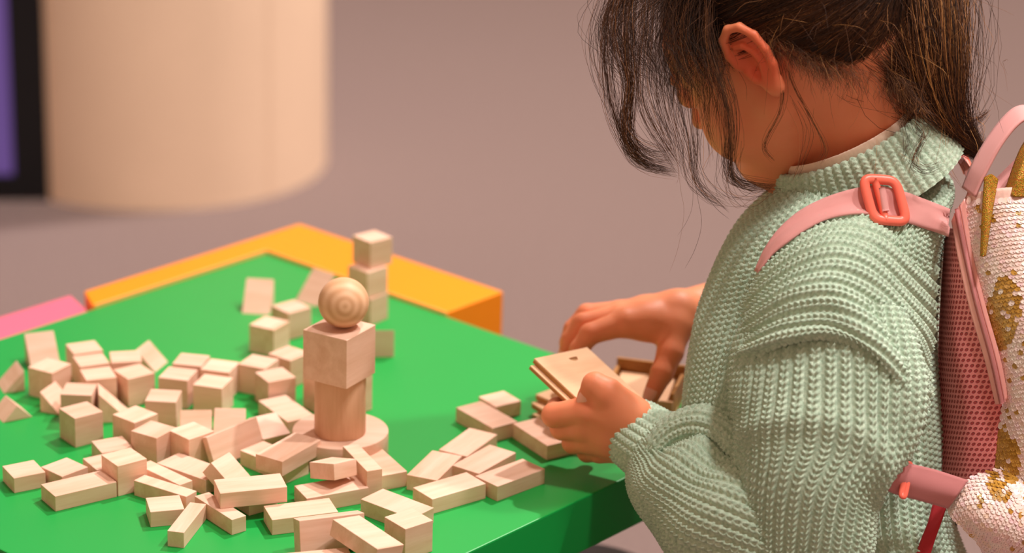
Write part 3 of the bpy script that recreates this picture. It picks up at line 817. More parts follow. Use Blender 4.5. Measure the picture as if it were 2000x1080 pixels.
# ------------------------------------------------------------------ knitted sweater
def knit(s, t, P=8.6, H=4.5, amp=4.0):
    """height (mm) of a chunky stocking-stitch rib: s across the columns, t along them"""
    a = s / P - np.floor(s / P) - 0.5
    aa = np.abs(a)
    lobe = np.exp(-((aa - 0.19) / 0.135) ** 2)                       # two legs of the V
    ph = t / H + 2.1 * aa + 0.13 * np.sin(np.floor(s / P) * 12.9898) * 3
    st = 0.5 + 0.5 * np.cos(2 * np.pi * ph)
    body = 0.42 * np.clip(np.cos(np.pi * a), 0, 1) ** 0.8
    return amp * (body + lobe * (0.12 + 0.62 * st)) - amp * 0.5
def ribbing(s, t, P=6.5, amp=2.2, H=3.6):
    a = s / P - np.floor(s / P) - 0.5
    r = np.clip(np.cos(np.pi * a), 0, 1) ** 0.7
    ph = t / H + 1.6 * np.abs(a) + 0.3 * np.sin(np.floor(s / P) * 7.3)
    return amp * (r * (0.8 + 0.2 * np.cos(2 * np.pi * ph))) - amp * 0.5

def loft(stations, nu, nv, e=2.2):
    """stations: list of (centre, axisA, axisB, a, b). returns grid (nu around, nv along) and arc lengths"""
    C = np.array([np.r_[s[0], s[1], s[2], s[3], s[4]] for s in stations])
    D = crom(C, nv)
    c, Aa, Bb = D[:, 0:3], D[:, 3:6], D[:, 6:9]
    Aa /= np.linalg.norm(Aa, axis=1, keepdims=True)
    Bb = Bb - Aa * (Bb * Aa).sum(1, keepdims=True); Bb /= np.linalg.norm(Bb, axis=1, keepdims=True)
    th = np.linspace(0, 2 * np.pi, nu, endpoint=False)
    ca, sa = np.cos(th), np.sin(th)
    ca = np.sign(ca) * np.abs(ca) ** (2 / e); sa = np.sign(sa) * np.abs(sa) ** (2 / e)
    G = c[None] + ca[:, None, None] * (Aa * D[:, 9:10])[None] + sa[:, None, None] * (Bb * D[:, 10:11])[None]
    return G, th, c
def finish(name, G, mat, parent, closed_u=True, flip=False):
    nu, nv = G.shape[:2]
    q = grid_quads(nu, nv, closed_u, False)
    if flip: q = q[:, ::-1]
    return part(name, G.reshape(-1, 3), q, mat, parent)
def knit_on(G, mode='along', P=8.6, H=4.5, amp=4.0, extra=None, outward=None, fn=knit):
    """displace grid along its outward normal by the stitch pattern"""
    n = gnormals(G, True)
    c = G.mean(axis=0, keepdims=True)
    if ((G - c) * n).sum() < 0: n = -n
    if extra is not None: G = G + n * extra[..., None]
    circ = np.linalg.norm(np.roll(G, -1, 0) - G, axis=-1)
    along = np.linalg.norm(np.diff(G, axis=1), axis=-1); along = np.concatenate([np.zeros((G.shape[0], 1)), np.cumsum(along, axis=1)], axis=1)
    nu = G.shape[0]; u = (np.arange(nu) / nu)[:, None]
    if mode == 'along':
        N = max(4, round(circ.sum(0).mean() / P))
        s = np.broadcast_to(u * N * P, G.shape[:2]); t = np.broadcast_to(along.mean(0, keepdims=True), G.shape[:2])
        hgt = fn(s, t, P=P, H=H, amp=amp)
    else:
        s = np.broadcast_to(along.mean(0, keepdims=True), G.shape[:2]); t = np.broadcast_to(u * np.round(circ.sum(0).mean() / H) * H, G.shape[:2])
        hgt = fn(s, t, P=P, H=H, amp=amp)
    return G + n * hgt[..., None], n

def mat_yarn():
    m = NT('sage_yarn')
    tc = m.n('ShaderNodeTexCoord')
    n1 = m.n('ShaderNodeTexNoise'); n1.inputs['Scale'].default_value = 420; n1.inputs['Detail'].default_value = 3
    n2 = m.n('ShaderNodeTexNoise'); n2.inputs['Scale'].default_value = 1400; n2.inputs['Detail'].default_value = 2
    for n in (n1, n2): m.l(tc.outputs['Object'], n.inputs['Vector'])
    c = m.ramp(n1.outputs[0], (0.3, srgb(160, 188, 166)), (0.72, srgb(204, 224, 204)))
    m.l(c, m.b.inputs['Base Color'])
    m.b.inputs['Roughness'].default_value = 0.95; m.b.inputs['Specular IOR Level'].default_value = 0.1
    m.b.inputs['Sheen Weight'].default_value = 0.25; m.b.inputs['Sheen Roughness'].default_value = 0.5
    m.bump(n2.outputs[0], 0.6, 0.0008)
    return m.m
M['yarn'] = mat_yarn()

# torso: silhouettes read as (front x, back x) per height, on sections square to the spine
def tors(y, xf, xb, dep, b): 
    c = pt((xf + xb) / 2, y, dep); sc = F_PX / dep
    return (c, TH, TL, (xb - xf) / 2 / sc, b)
TS = [tors(322, 1590, 1800, 1884, 52), tors(352, 1548, 1856, 1880, 74), tors(400, 1500, 1852, 1882, 90), tors(470, 1438, 1842, 1890, 98), tors(560, 1394, 1836, 1900, 100), tors(650, 1362, 1832, 1904, 102),
      tors(800, 1336, 1838, 1908, 102), tors(940, 1350, 1842, 1912, 104), tors(1080, 1380, 1880, 1918, 108), tors(1200, 1400, 1910, 1924, 110)]
nu, nv = 760, 520
G, th, cen = loft(TS, nu, nv)
u = th[:, None] / (2 * np.pi); v = np.linspace(0, 1, nv)[None]
ext = 2.5 * np.sin(6.28 * (2.2 * u + 0.6 * v)) * np.sin(6.28 * (1.1 * v + u)) + 3 * np.exp(-((v - .93) / .05) ** 2)
G, n = knit_on(G, 'along', extra=ext)
sweater = finish('sweater', G, M['yarn'], girl)
tag(sweater, 'sage green chunky knitted sweater')

# shoulder cap: body panel hanging over the upper arm, stitch columns running front to back across it
def arcs(rows, nu, nv):
    C = np.array([[pt(*p) for p in r] for r in rows])
    q = np.array([crom(r, nv) for r in C])
    return np.stack([crom(q[:, j], nu) for j in range(nv)], 1)
rows = [
 [(1488, 532, 1826), (1516, 474, 1815), (1566, 432, 1808), (1630, 410, 1804), (1700, 412, 1808), (1770, 436, 1820), (1832, 480, 1846)],
 [(1464, 578, 1818), (1494, 528, 1800), (1552, 484, 1786), (1625, 462, 1780), (1702, 474, 1785), (1772, 520, 1804), (1828, 600, 1838)],
 [(1446, 626, 1816), (1478, 586, 1790), (1545, 545, 1770), (1622, 524, 1762), (1702, 546, 1768), (1772, 612, 1790), (1822, 700, 1832)],
 [(1434, 668, 1812), (1468, 642, 1782), (1540, 607, 1758), (1622, 590, 1752), (1702, 616, 1756), (1770, 690, 1772), (1820, 780, 1810)],
 [(1427, 702, 1812), (1462, 684, 1778), (1538, 656, 1755), (1622, 646, 1748), (1702, 684, 1748), (1768, 760, 1762), (1812, 830, 1800)],
 [(1429, 714, 1814), (1466, 698, 1784), (1540, 671, 1762), (1622, 662, 1756), (1700, 700, 1757), (1762, 776, 1772), (1802, 842, 1812)]]
G = arcs(rows, 150, 260)
n = gnormals(G)
if n.mean((0, 1)) @ (CAM_O - G.mean((0, 1))) < 0: n = -n
v = np.linspace(0, 1, 150)[:, None]; u = np.linspace(0, 1, 260)[None]
G = G + n * (2.2 * v * np.sin(6.28 * (3.1 * v + 0.35 * np.sin(6.28 * u))) + 1.2 * np.sin(6.28 * (2 * u + v)))[..., None]
s_ = np.broadcast_to(v * 99.0, G.shape[:2]); t_ = np.concatenate([np.zeros((150, 1)), np.cumsum(np.linalg.norm(np.diff(G, axis=1), axis=2), axis=1)], 1)
G = G + n * knit(s_, t_, P=8.6, H=4.5, amp=4.0)[..., None]
q = grid_quads(150, 260)
part('shoulder_panel', G.reshape(-1, 3), q, M['yarn'], sweater)

# left sleeve: upper arm tube, columns running down the arm
sp = [(1616, 600, 1802, 54, 40), (1612, 680, 1798, 63, 45), (1611, 770, 1796, 66, 48), (1606, 850, 1798, 65, 49), (1582, 918, 1800, 55, 49), (1572, 970, 1803, 52, 48), (1564, 1060, 1808, 49, 46), (1552, 1150, 1812, 40, 38)]
SP = [pt(*s[:3]) for s in sp]; SS = []
for i in range(len(sp)):
    t = norm(SP[min(i + 1, len(SP) - 1)] - SP[max(i - 1, 0)]); ahat = norm(TH - t * (TH @ t)); bhat = np.cross(t, ahat)
    SS.append((SP[i], ahat, bhat, sp[i][3], sp[i][4]))
nu, nv = 440, 330
G, th, cen = loft(SS, nu, nv, 2.1)
u = th[:, None] / (2 * np.pi); v = np.linspace(0, 1, nv)[None]
ext = 2.5 * np.sin(6.28 * (1.4 * v + 2 * u)) + 5 * np.exp(-(((u - 0.52) / .06) ** 2 + ((v - .30) / .12) ** 2)) + 3 * np.exp(-((v - .62 - .25 * np.sin(6.28 * u)) / .05) ** 2)
G, n = knit_on(G, 'along', P=8.6, amp=4.1, extra=ext)
sleeve = finish('sleeve', G, M['yarn'], sweater)

# forearm of the sleeve: baggy, bunched in rings towards the cuff
fp = [(1560, 1075, 1818, 50, 50), (1500, 1042, 1826, 54, 58), (1430, 1000, 1842, 52, 58), (1365, 955, 1866, 46, 52), (1312, 905, 1888, 36, 38), (1284, 870, 1903, 25, 24), (1270, 857, 1910, 17, 18)]
FP = [pt(*s[:3]) for s in fp]; FS = []
for i in range(len(fp)):
    t = norm(FP[min(i + 1, len(FP) - 1)] - FP[max(i - 1, 0)]); ahat = norm(UPV - t * (UPV @ t)); bhat = np.cross(t, ahat)
    FS.append((FP[i], ahat, bhat, fp[i][3], fp[i][4]))
nu, nv = 380, 270
G, th, cen = loft(FS, nu, nv, 2.0)
u = th[:, None] / (2 * np.pi); v = np.linspace(0, 1, nv)[None]
ext = 6.5 * np.clip(v * 1.25, 0, 1) * np.sin(6.28 * (v * 3.6 + 0.16 * np.cos(6.28 * u) + 0.1)) * (0.55 + 0.45 * np.cos(6.28 * (u - 0.1)))
ext = ext + 2.2 * np.sin(6.28 * (2 * u + 2.5 * v)) - 0 * u
G, n = knit_on(G, 'along', P=8.4, H=4.5, amp=3.9, extra=ext)
finish('sleeve', G, M['yarn'], sweater)

# rolled fold where the bunched sleeve doubles over above the cuff
RP_ = crom(np.array([pt(1282, 918, 1866), pt(1296, 872, 1864), pt(1328, 844, 1860), pt(1372, 833, 1852), pt(1416, 845, 1840), pt(1446, 876, 1828), pt(1458, 918, 1818)]), 150)
rr_ = np.interp(np.linspace(0, 1, 150), [0, .15, .5, .85, 1], [8, 13, 16.5, 15, 8])
Vt, qt, tt_ = tube(RP_, rr_, 110, caps=False)
G = Vt.reshape(150, 110, 3).transpose(1, 0, 2)
G, n = knit_on(G, 'along', P=7.6, H=4.5, amp=2.8)
finish('sleeve_fold', G, M['yarn'], sweater)
# ribbed cuff
kp = [(1306, 892, 1888, 31, 31), (1280, 874, 1896, 29, 29), (1254, 856, 1906, 27.5, 27), (1228, 838, 1916, 26, 25)]
KP = [pt(*s[:3]) for s in kp]; KS = []
for i in range(len(kp)):
    t = norm(KP[min(i + 1, len(KP) - 1)] - KP[max(i - 1, 0)]); ahat = norm(UPV - t * (UPV @ t)); bhat = np.cross(t, ahat)
    KS.append((KP[i], ahat, bhat, kp[i][3], kp[i][4]))
nu, nv = 330, 80
G, th, cen = loft(KS, nu, nv, 2.0)
v = np.linspace(0, 1, nv)[None]
ext = -6 * np.clip((v - .9) / .1, 0, 1) ** 2 + 0 * th[:, None]
G, n = knit_on(G, 'along', P=6.2, H=3.4, amp=2.4, extra=ext, fn=ribbing)
finish('cuff', G, M['yarn'], sweater)

# right sleeve, pushed up, mostly behind the body
rp = [(1690, 450, 1940, 50, 44), (1660, 480, 2000, 48, 42), (1620, 530, 2066, 44, 40), (1570, 570, 2100, 42, 38), (1500, 590, 2086, 36, 34), (1448, 600, 2066, 29, 28), (1430, 604, 2060, 26, 25)]
RP = [pt(*s[:3]) for s in rp]; RS = []
for i in range(len(rp)):
    t = norm(RP[min(i + 1, len(RP) - 1)] - RP[max(i - 1, 0)]); ref = UPV * .6 - TH * .8; ahat = norm(ref - t * (ref @ t)); bhat = np.cross(t, ahat)
    RS.append((RP[i], ahat, bhat, rp[i][3], rp[i][4]))
G, th, cen = loft(RS, 160, 160, 2.0)
G, n = knit_on(G, 'along', P=8.6, amp=3.0)
finish('sleeve', G, M['yarn'], sweater)

# ribbed collar around the neck
cc = pt(1673, 309, 1875); cn = norm(Zv * 0.86 + TH * 0.46 + TL * 0.12)
ca_ = norm(TH - cn * (TH @ cn)); cb_ = np.cross(cn, ca_)
def collar(stn, nu, nv, amp, mat, P=6.6):
    S = [(cc + cn * hgt, ca_, cb_, ra, rb) for hgt, ra, rb in stn]
    G, th, cen = loft(S, nu, nv, 2.0)
    return knit_on(G, 'along', P=P, H=3.6, amp=amp, fn=ribbing)[0]
G = collar([(-24, 75, 69), (-10, 71, 65), (4, 66.5, 60), (15, 64, 57), (20, 61, 54), (18, 57.5, 50.5), (6, 57, 50), (-10, 58, 51)], 520, 110, 2.6, M['yarn'])
finish('collar', G, M['yarn'], sweater)
M['cream'] = mat_plain('cream_cotton', srgb(236, 208, 190), 0.9, 0.05, 300, 0.3, 0.0006, 0.1)
G = collar([(6, 55, 48), (18, 55.5, 48.5), (25, 55, 48), (24, 53.5, 46.5), (10, 53, 46)], 260, 30, 0.5, M['cream'], 3.0)
undershirt = finish('undershirt', G, M['cream'], girl)

# dark trousers (below the frame), kneeling on the carpet
M['trouser'] = mat_plain('navy_cotton', srgb(26, 28, 40), 0.9, 0.1, 200, 0.3, 0.0006, 0.15)
tr = None
for kn, sg in ((kneeL, 1), (kneeR, -1)):
    hp = J['hip'] + TL * 44 * sg; ank = kn - TH * 215 + A(0, 0, -12)
    P = crom(np.array([hp + A(0, 0, 60), hp, (hp + kn) / 2, kn + A(0, 0, 30), kn - TH * 14 - A(0, 0, 2), kn - TH * 90 - A(0, 0, 6), ank]), 60)
    R = np.interp(np.linspace(0, 1, 60), [0, .2, .45, .62, .72, .85, 1], [80, 76, 62, 54, 48, 46, 36])
    V, q, t = tube(P, R, 36)
    V[:, 2] = np.maximum(V[:, 2], -449)
    o = part('trouser_leg', V, q, M['trouser'], tr or girl, t)
    if tr is None: tr = o; o.name = 'trousers'; o.data.name = 'trousers'
    M.setdefault('sock', mat_plain('white_sock', srgb(220, 216, 212), 0.9, 0.05, 200, 0.2))
    V, q, t = tube(crom(np.array([ank, ank - TH * 26 + A(0, 0, -4), ank - TH * 96 + A(0, 0, -10)]), 14), np.linspace(30, 20, 14), 24)
    V[:, 2] = np.maximum(V[:, 2], -449)
    part('sock', V, q, M['sock'], girl, t)

# ------------------------------------------------------------------ hair
def strands_mesh(P, R):
    """P (n,k,3) mm, R (n,k) -> three-sided tubes"""
    n, k = P.shape[:2]
    T = np.gradient(P, axis=1); T /= np.linalg.norm(T, axis=2, keepdims=True) + 1e-9
    ref = norm(A(0.31, -0.83, 0.47)) ; N = np.cross(T, ref); N /= np.linalg.norm(N, axis=2, keepdims=True) + 1e-9
    B = np.cross(T, N)
    V = np.empty((n, k, 3, 3))
    for i in range(3):
        a = 2 * math.pi * i / 3
        V[:, :, i] = P + R[..., None] * (math.cos(a) * N + math.sin(a) * B)
    base = (np.arange(n) * k * 3)[:, None, None]; kk = np.arange(k - 1)[None, :, None] * 3; i = np.arange(3)[None, None]; j = (i + 1) % 3
    q = np.stack([base + kk + i, base + kk + j, base + kk + 3 + j, base + kk + 3 + i], -1).reshape(-1, 4)
    return V.reshape(-1, 3), q
def mat_hair():
    m = NT('brown_hair'); at = m.n('ShaderNodeAttribute', attribute_name='tone')
    c = m.ramp(at.outputs['Fac'], (0.0, srgb(26, 17, 15)), (0.5, srgb(84, 54, 37)), (0.8, srgb(154, 102, 62)), (1.0, srgb(208, 150, 88)))
    m.l(c, m.b.inputs['Base Color']); m.b.inputs['Roughness'].default_value = 0.48; m.b.inputs['Specular IOR Level'].default_value = 0.22
    return m.m
M['hair'] = mat_hair()
def hair_part(name, P, R, tone, parent):
    V, q = strands_mesh(P, R)
    o = part(name, V, q, M['hair'], parent)
    o['kind'] = 'stuff'
    k = P.shape[1] * 3
    at = o.data.attributes.new('tone', 'FLOAT', 'POINT'); at.data.foreach_set('value', np.repeat(tone, k).astype(np.float32))
    return o
def resample(P, m):
    """(n,k,3) control points -> (n,m,3) smooth"""
    n, k = P.shape[:2]; t = np.linspace(0, k - 1, m); i = np.clip(t.astype(int), 0, k - 2); s = (t - i)[None, :, None]
    p1 = P[:, i]; p2 = P[:, i + 1]; p0 = P[:, np.maximum(i - 1, 0)]; p3 = P[:, np.minimum(i + 2, k - 1)]
    return 0.5 * ((2 * p1) + (-p0 + p2) * s + (2 * p0 - 5 * p1 + 4 * p2 - p3) * s**2 + (-p0 + 3 * p1 - 3 * p2 + p3) * s**3)

CRC = A(-14, 26, 0); CRR = A(88, 80, 70)
def hairline(f):
    return np.interp(f, [-100, -85, -70, -50, -25, -5, 15, 40, 62, 74, 90], [-95, -80, -55, -28, 12, 24, 8, 14, 40, 52, 60])
def on_skull(d, lift):
    """unit directions (.,3) in head axes -> world points"""
    L = CRC + d * (CRR + lift[..., None] if np.ndim(lift) else CRR + lift)
    return HC + L[..., 0:1] * HF + L[..., 1:2] * HU + L[..., 2:3] * HL
# cap of flat-lying hair under the strands
th = np.linspace(0, np.pi, 90); ph = np.linspace(0, 2 * np.pi, 160, endpoint=False)
TH_, PH_ = np.meshgrid(th, ph, indexing='ij')
D = np.stack([np.sin(TH_) * np.cos(PH_), np.cos(TH_), np.sin(TH_) * np.sin(PH_)], -1)
Lc = CRC + D * (CRR + 2.4)
over = Lc[..., 1] - hairline(Lc[..., 0])
lift = 2.4 * np.clip(over / 12, -0.6, 1) + 0.25 * np.sin(PH_ * 43 + 3 * np.sin(TH_ * 9))
Vc = on_skull(D.reshape(-1, 3), lift.reshape(-1))
q = grid_quads(90, 160, False, True); keep = (over.reshape(-1)[q] > 7 + 6 * np.sin(PH_.reshape(-1)[q] * 37) * np.sin(PH_.reshape(-1)[q] * 11)).all(1)
hair = part('hair', Vc, q[keep][:, ::-1], M['hair'], girl)
at = hair.data.attributes.new('tone', 'FLOAT', 'POINT'); at.data.foreach_set('value', (0.04 + 0.04 * np.sin(PH_ * 31).ravel()).astype(np.float32))
tag(hair, 'dark brown hair tied back in a low tail with loose front locks')

def roots(n, cond):
    out = []
    while sum(len(o) for o in out) < n:
        d = rng.normal(size=(n * 4, 3)); d /= np.linalg.norm(d, axis=1, keepdims=True)
        L = CRC + d * CRR
        out.append(d[cond(L) & (L[:, 1] > hairline(L[:, 0]) + rng.normal(0, 3, len(d)))])
    return np.concatenate(out)[:n]
# tail path
TAIL = np.array([hd(-98, 22, 0), pt(1735, -75, 1862), pt(1750, 0, 1858), pt(1756, 70, 1852), pt(1778, 140, 1850), pt(1822, 205, 1854), pt(1868, 258, 1862), pt(1918, 300, 1860)])
TR_ = np.array([12, 36, 41, 40, 33, 19, 9.5, 3.5])
n = 3600
d0 = roots(n, lambda L: L[:, 2] > -60)
dp = norm((A(-98, 22, 0) - CRC) / CRR)
ts = np.linspace(0, 1, 7)[None, :, None]
dd = d0[:, None] * (1 - ts ** 1.15) + dp[None, None] * ts ** 1.15
dd += rng.normal(0, 0.035, (n, 1, 3)) * np.sin(np.pi * ts)
dd /= np.linalg.norm(dd, axis=2, keepdims=True)
lf = 1.8 + 2.4 * np.abs(rng.normal(0, 1, (n, 1))) * np.sin(np.pi * np.linspace(0.08, .95, 7))[None]
Ps = on_skull(dd.reshape(-1, 3), lf.reshape(-1)).reshape(n, 7, 3)
off = rng.normal(0, 0.55, (n, 1, 3)); 
tw = TAIL[None, 1:] + off * TR_[None, 1:, None] + rng.normal(0, 1.8, (n, 7, 3))
cut = rng.uniform(0.55, 1.0, n)
Pall = np.concatenate([Ps, tw], 1)
P = resample(Pall, 26)
R = np.full((n, 26), 0.15) * rng.uniform(0.7, 1.2, (n, 1)); R[:, -3:] *= np.array([.7, .45, .2])
hair_part('tail', P, R, np.clip(rng.normal(0.2, 0.16, n), 0, 1), hair)
# fine strands along the hairline, combed back
n = 2600
fx = rng.uniform(-92, 8, n); uu = hairline(fx) + rng.exponential(8, n) - 5
ll = np.sqrt(np.clip(1 - ((fx + 14) / 88) ** 2 - ((uu - 26) / 80) ** 2, 0.0, 1))
d0 = np.stack([(fx + 14) / 88, (uu - 26) / 80, ll], 1); d0 /= np.linalg.norm(d0, axis=1, keepdims=True)
tt = np.linspace(0, 1, 6)[None, :, None] * rng.uniform(.25, .7, (n, 1, 1))
dd = d0[:, None] * (1 - tt) + dp[None, None] * tt + rng.normal(0, .03, (n, 6, 3)) * tt
dd /= np.linalg.norm(dd, axis=2, keepdims=True)
P = resample(on_skull(dd.reshape(-1, 3), np.tile(np.array([.3, 1.6, 2.6, 3.2, 3.6, 3.8]), n)).reshape(n, 6, 3), 12)
R = np.full((n, 12), 0.10); R[:, 0] *= .5; R[:, -2:] *= .4
hair_part('hairline', P, R, np.clip(rng.normal(0.42, 0.2, n), 0, 1), hair)
# thicker fill of the tail
n = 1900
off = rng.normal(0, 0.6, (n, 1, 3)); off /= np.maximum(1, np.linalg.norm(off, axis=2, keepdims=True))
wv = np.stack([np.sin(np.linspace(0, 5, 8) + p) for p in rng.uniform(0, 6.3, n)])[..., None] * rng.normal(0, 2.2, (n, 1, 3))
P = resample(TAIL[None] + off * TR_[None, :, None] * 1.25 + wv * (TR_ / 24)[None, :, None], 22)
R = np.full((n, 22), 0.16) * rng.uniform(0.7, 1.2, (n, 1)); R[:, -3:] *= np.array([.7, .45, .2])
hair_part('tail', P, R, np.clip(rng.normal(0.72, 0.2, n), 0, 1), hair)

# loose locks: guide curves hanging at their own distances
def lock(pts, n0, s0, s1, wav=1.0, r=0.115, tone=0.4):
    n = int(n0 * 1.2); s0 *= 1.5; s1 *= 1.7; wav *= 1.7
    G = [pt(*p) for p in pts]
    if pts[0][1] <= -20 and pts[0][0] < 1420:                      # hair that falls forward is rooted on the crown
        la = np.interp(pts[0][0], [1200, 1400], [-18, 42])
        G = [hd(22, 92, la), hd(58, 84, la)] + G
    G = np.array(G); k = len(G)
    sp = np.linspace(s0, s1, k)[None, :, None]
    P = G[None] + rng.normal(0, 1, (n, 1, 3)) * sp + rng.normal(0, 1, (n, k, 3)) * 0.3 * sp
    P += np.stack([np.sin(np.linspace(0, 6, k) * rng.uniform(.5, 1.3) + p) for p in rng.uniform(0, 6.3, n)])[..., None] * rng.normal(0, wav, (n, 1, 3))
    Q = resample(P, 24); Rr = np.full((n, 24), r) * rng.uniform(.65, 1.2, (n, 1)); Rr[:, -4:] *= np.array([.85, .65, .45, .2])
    return Q, Rr, np.clip(rng.normal(tone, 0.2, n), 0, 1)
LK = [
 ([(1350, -70, 1826), (1280, -40, 1836), (1222, 10, 1838), (1200, 60, 1836), (1222, 110, 1832), (1262, 140, 1828)], 110, 6.5, 5, 2.4, .115, .22),
 ([(1370, -70, 1818), (1320, -20, 1824), (1270, 30, 1826), (1262, 90, 1822), (1300, 140, 1816)], 120, 7, 5, 2.4, .115, .18),
 ([(1400, -60, 1806), (1360, 0, 1808), (1330, 60, 1806), (1340, 120, 1802), (1372, 160, 1798)], 110, 6, 5, 2.2, .115, .18),
 ([(1600, 60, 1808), (1660, 80, 1812), (1720, 90, 1820), (1780, 120, 1832), (1815, 180, 1848)], 120, 6, 3.6, 1.0),
 ([(1650, 112, 1814), (1700, 142, 1820), (1745, 166, 1826), (1785, 190, 1838), (1822, 225, 1852)], 90, 4.2, 3, 1.0),
 ([(1690, 10, 1812), (1725, 70, 1818), (1760, 135, 1828), (1800, 200, 1844)], 120, 7, 3, 1.0),
 ([(1236, -60, 1842), (1196, 10, 1832), (1184, 90, 1826), (1187, 160, 1824), (1200, 225, 1824), (1226, 280, 1826), (1262, 322, 1828), (1318, 337, 1830)], 46, 2.2, 1.2, .6),
 ([(1250, -60, 1842), (1228, 20, 1830), (1226, 100, 1822), (1232, 170, 1820), (1222, 235, 1820), (1226, 285, 1822), (1258, 318, 1826), (1306, 330, 1828)], 60, 2.6, 1.4, .7),
 ([(1240, -40, 1840), (1204, 40, 1832), (1212, 110, 1826), (1230, 170, 1822), (1226, 240, 1822), (1240, 282, 1822), (1278, 302, 1824), (1308, 304, 1826)], 46, 2.4, 1.6, .7),
 ([(1268, -40, 1836), (1262, 50, 1822), (1250, 120, 1818), (1254, 190, 1816), (1274, 245, 1818), (1302, 288, 1820), (1330, 330, 1824)], 34, 2.6, 1.6, .8),
 ([(1290, -20, 1832), (1284, 80, 1818), (1278, 150, 1814), (1290, 215, 1814), (1308, 265, 1816), (1318, 305, 1818)], 28, 2.4, 1.8, .8),
 ([(1320, -30, 1826), (1308, 80, 1812), (1314, 160, 1808), (1324, 225, 1808), (1342, 290, 1812), (1350, 345, 1816), (1378, 382, 1822), (1412, 398, 1826)], 22, 3.4, 1.8, 1.1),
 ([(1350, -30, 1818), (1340, 90, 1804), (1342, 170, 1802), (1350, 250, 1806), (1356, 310, 1812), (1350, 342, 1816)], 20, 3.6, 2.2, 1.2),
 ([(1376, -40, 1812), (1380, 60, 1796), (1396, 130, 1790), (1418, 200, 1788), (1426, 265, 1790), (1423, 320, 1796), (1436, 352, 1804), (1476, 364, 1816), (1520, 366, 1824)], 60, 2.8, 1.3, .5),
 ([(1300, -40, 1830), (1330, 40, 1814), (1362, 110, 1802), (1384, 180, 1798), (1388, 250, 1802), (1398, 300, 1808)], 16, 3.6, 2.6, 1.2),
 ([(1488, 20, 1790), (1512, 90, 1786), (1530, 160, 1788), (1526, 215, 1792), (1502, 262, 1798), (1494, 290, 1802), (1512, 312, 1806)], 10, 1.0, .5, .4),
 ([(1520, 40, 1796), (1545, 150, 1796), (1585, 230, 1802), (1612, 290, 1808), (1600, 320, 1810)], 8, 1.4, .8, .5),
 ([(1755, 212, 1836), (1785, 240, 1826), (1800, 265, 1818), (1786, 292, 1812), (1782, 318, 1810), (1806, 332, 1808), (1838, 320, 1808)], 16, 1.6, 1.0, .8),
 ([(1742, 205, 1838), (1762, 240, 1826), (1772, 280, 1816), (1764, 310, 1812)], 10, 1.6, 1.2, .8),
 ([(1846, 205, 1850), (1872, 238, 1848), (1906, 236, 1846), (1930, 216, 1846)], 26, 2.0, .6, .5),
 ([(1840, -30, 1872), (1860, 30, 1868), (1866, 80, 1864), (1858, 130, 1862)], 18, 2.6, 1.0, .6),
 ([(1848, -30, 1866), (1852, 60, 1862), (1870, 130, 1860), (1858, 190, 1858)], 6, 2.0, 1.0, .6),
 ([(1215, -60, 1850), (1165, 20, 1846), (1152, 90, 1844), (1166, 160, 1842), (1192, 212, 1842)], 8, 3.0, 1.6, 1.2),
 ([(1222, -40, 1850), (1190, 0, 1846), (1172, 60, 1844), (1180, 130, 1842)], 18, 3.0, 2.0, 1.2),
 ([(1600, 120, 1806), (1640, 185, 1810), (1700, 205, 1818), (1760, 212, 1826)], 8, 1.6, 1.0, .6),
 ([(1540, 200, 1800), (1570, 262, 1802), (1560, 320, 1802), (1545, 350, 1804)], 6, 1.6, 1.0, .6),
 ([(1424, 300, 1798), (1418, 350, 1806), (1440, 384, 1812), (1476, 392, 1818), (1508, 372, 1824)], 14, 3.0, 1.5, 1.2),
 ([(1366, 250, 1806), (1364, 330, 1810), (1390, 378, 1816), (1430, 410, 1820)], 9, 3.0, 2.4, 1.4),
 ([(1340, 300, 1812), (1352, 360, 1814), (1360, 420, 1818), (1345, 480, 1822), (1322, 515, 1826)], 3, 4.0, 4.0, 2.0),
]
Ps, Rs, Ts = zip(*[lock(*L) for L in LK])
hair_part('lock', np.concatenate(Ps), np.concatenate(Rs), np.concatenate(Ts), hair)
# front mass: strands that leave the front scalp and hang down past the temple
n = 1000
d0 = roots(n, lambda L: (L[:, 0] > 8) & (L[:, 2] > -30))
p0 = on_skull(d0, np.full(n, 1.5)); nrm = norm(HF * .6 + HL * .5)
down = -UPV * 0.93 + FWD * 0.1
Ls = rng.uniform(22, 74, n) * np.clip(0.35 + (d0[:, 0] - 0.1), 0.3, 1.0)
pts = [p0]
slide = norm(HF * 0.45 - HU * 0.55)
outn = (d0[:, 0:1] * HF + d0[:, 1:2] * HU + d0[:, 2:3] * HL)
tang = -UPV[None] + outn * (UPV[None] * outn).sum(1, keepdims=True); tang /= np.linalg.norm(tang, axis=1, keepdims=True)
p = p0
for i in range(1, 6):
    w = i / 5
    # follow the skull, then hang
    stp = tang * (1 - w) + down[None] * w
    p = p + stp * (Ls / 5)[:, None] + outn * (2.6 * (1 - w)) + rng.normal(0, 2.6, (n, 3))
    # keep outside the skull
    q = p - HC; loc = np.stack([q @ HF, q @ HU, q @ HL], 1) - CRC
    rr = np.linalg.norm(loc / (CRR + 2.5), axis=1); push = rr < 1
    fix = loc / np.maximum(rr, 1e-6)[:, None] + CRC
    p = np.where(push[:, None], HC + fix[:, 0:1] * HF + fix[:, 1:2] * HU + fix[:, 2:3] * HL, p)
    pts.append(p)
P = resample(np.stack(pts, 1), 18)
R = np.full((n, 18), 0.12) * rng.uniform(.6, 1.2, (n, 1)); R[:, -3:] *= np.array([.8, .5, .2])
hair_part('lock', P, R, np.clip(rng.normal(0.2, 0.18, n), 0, 1), hair)
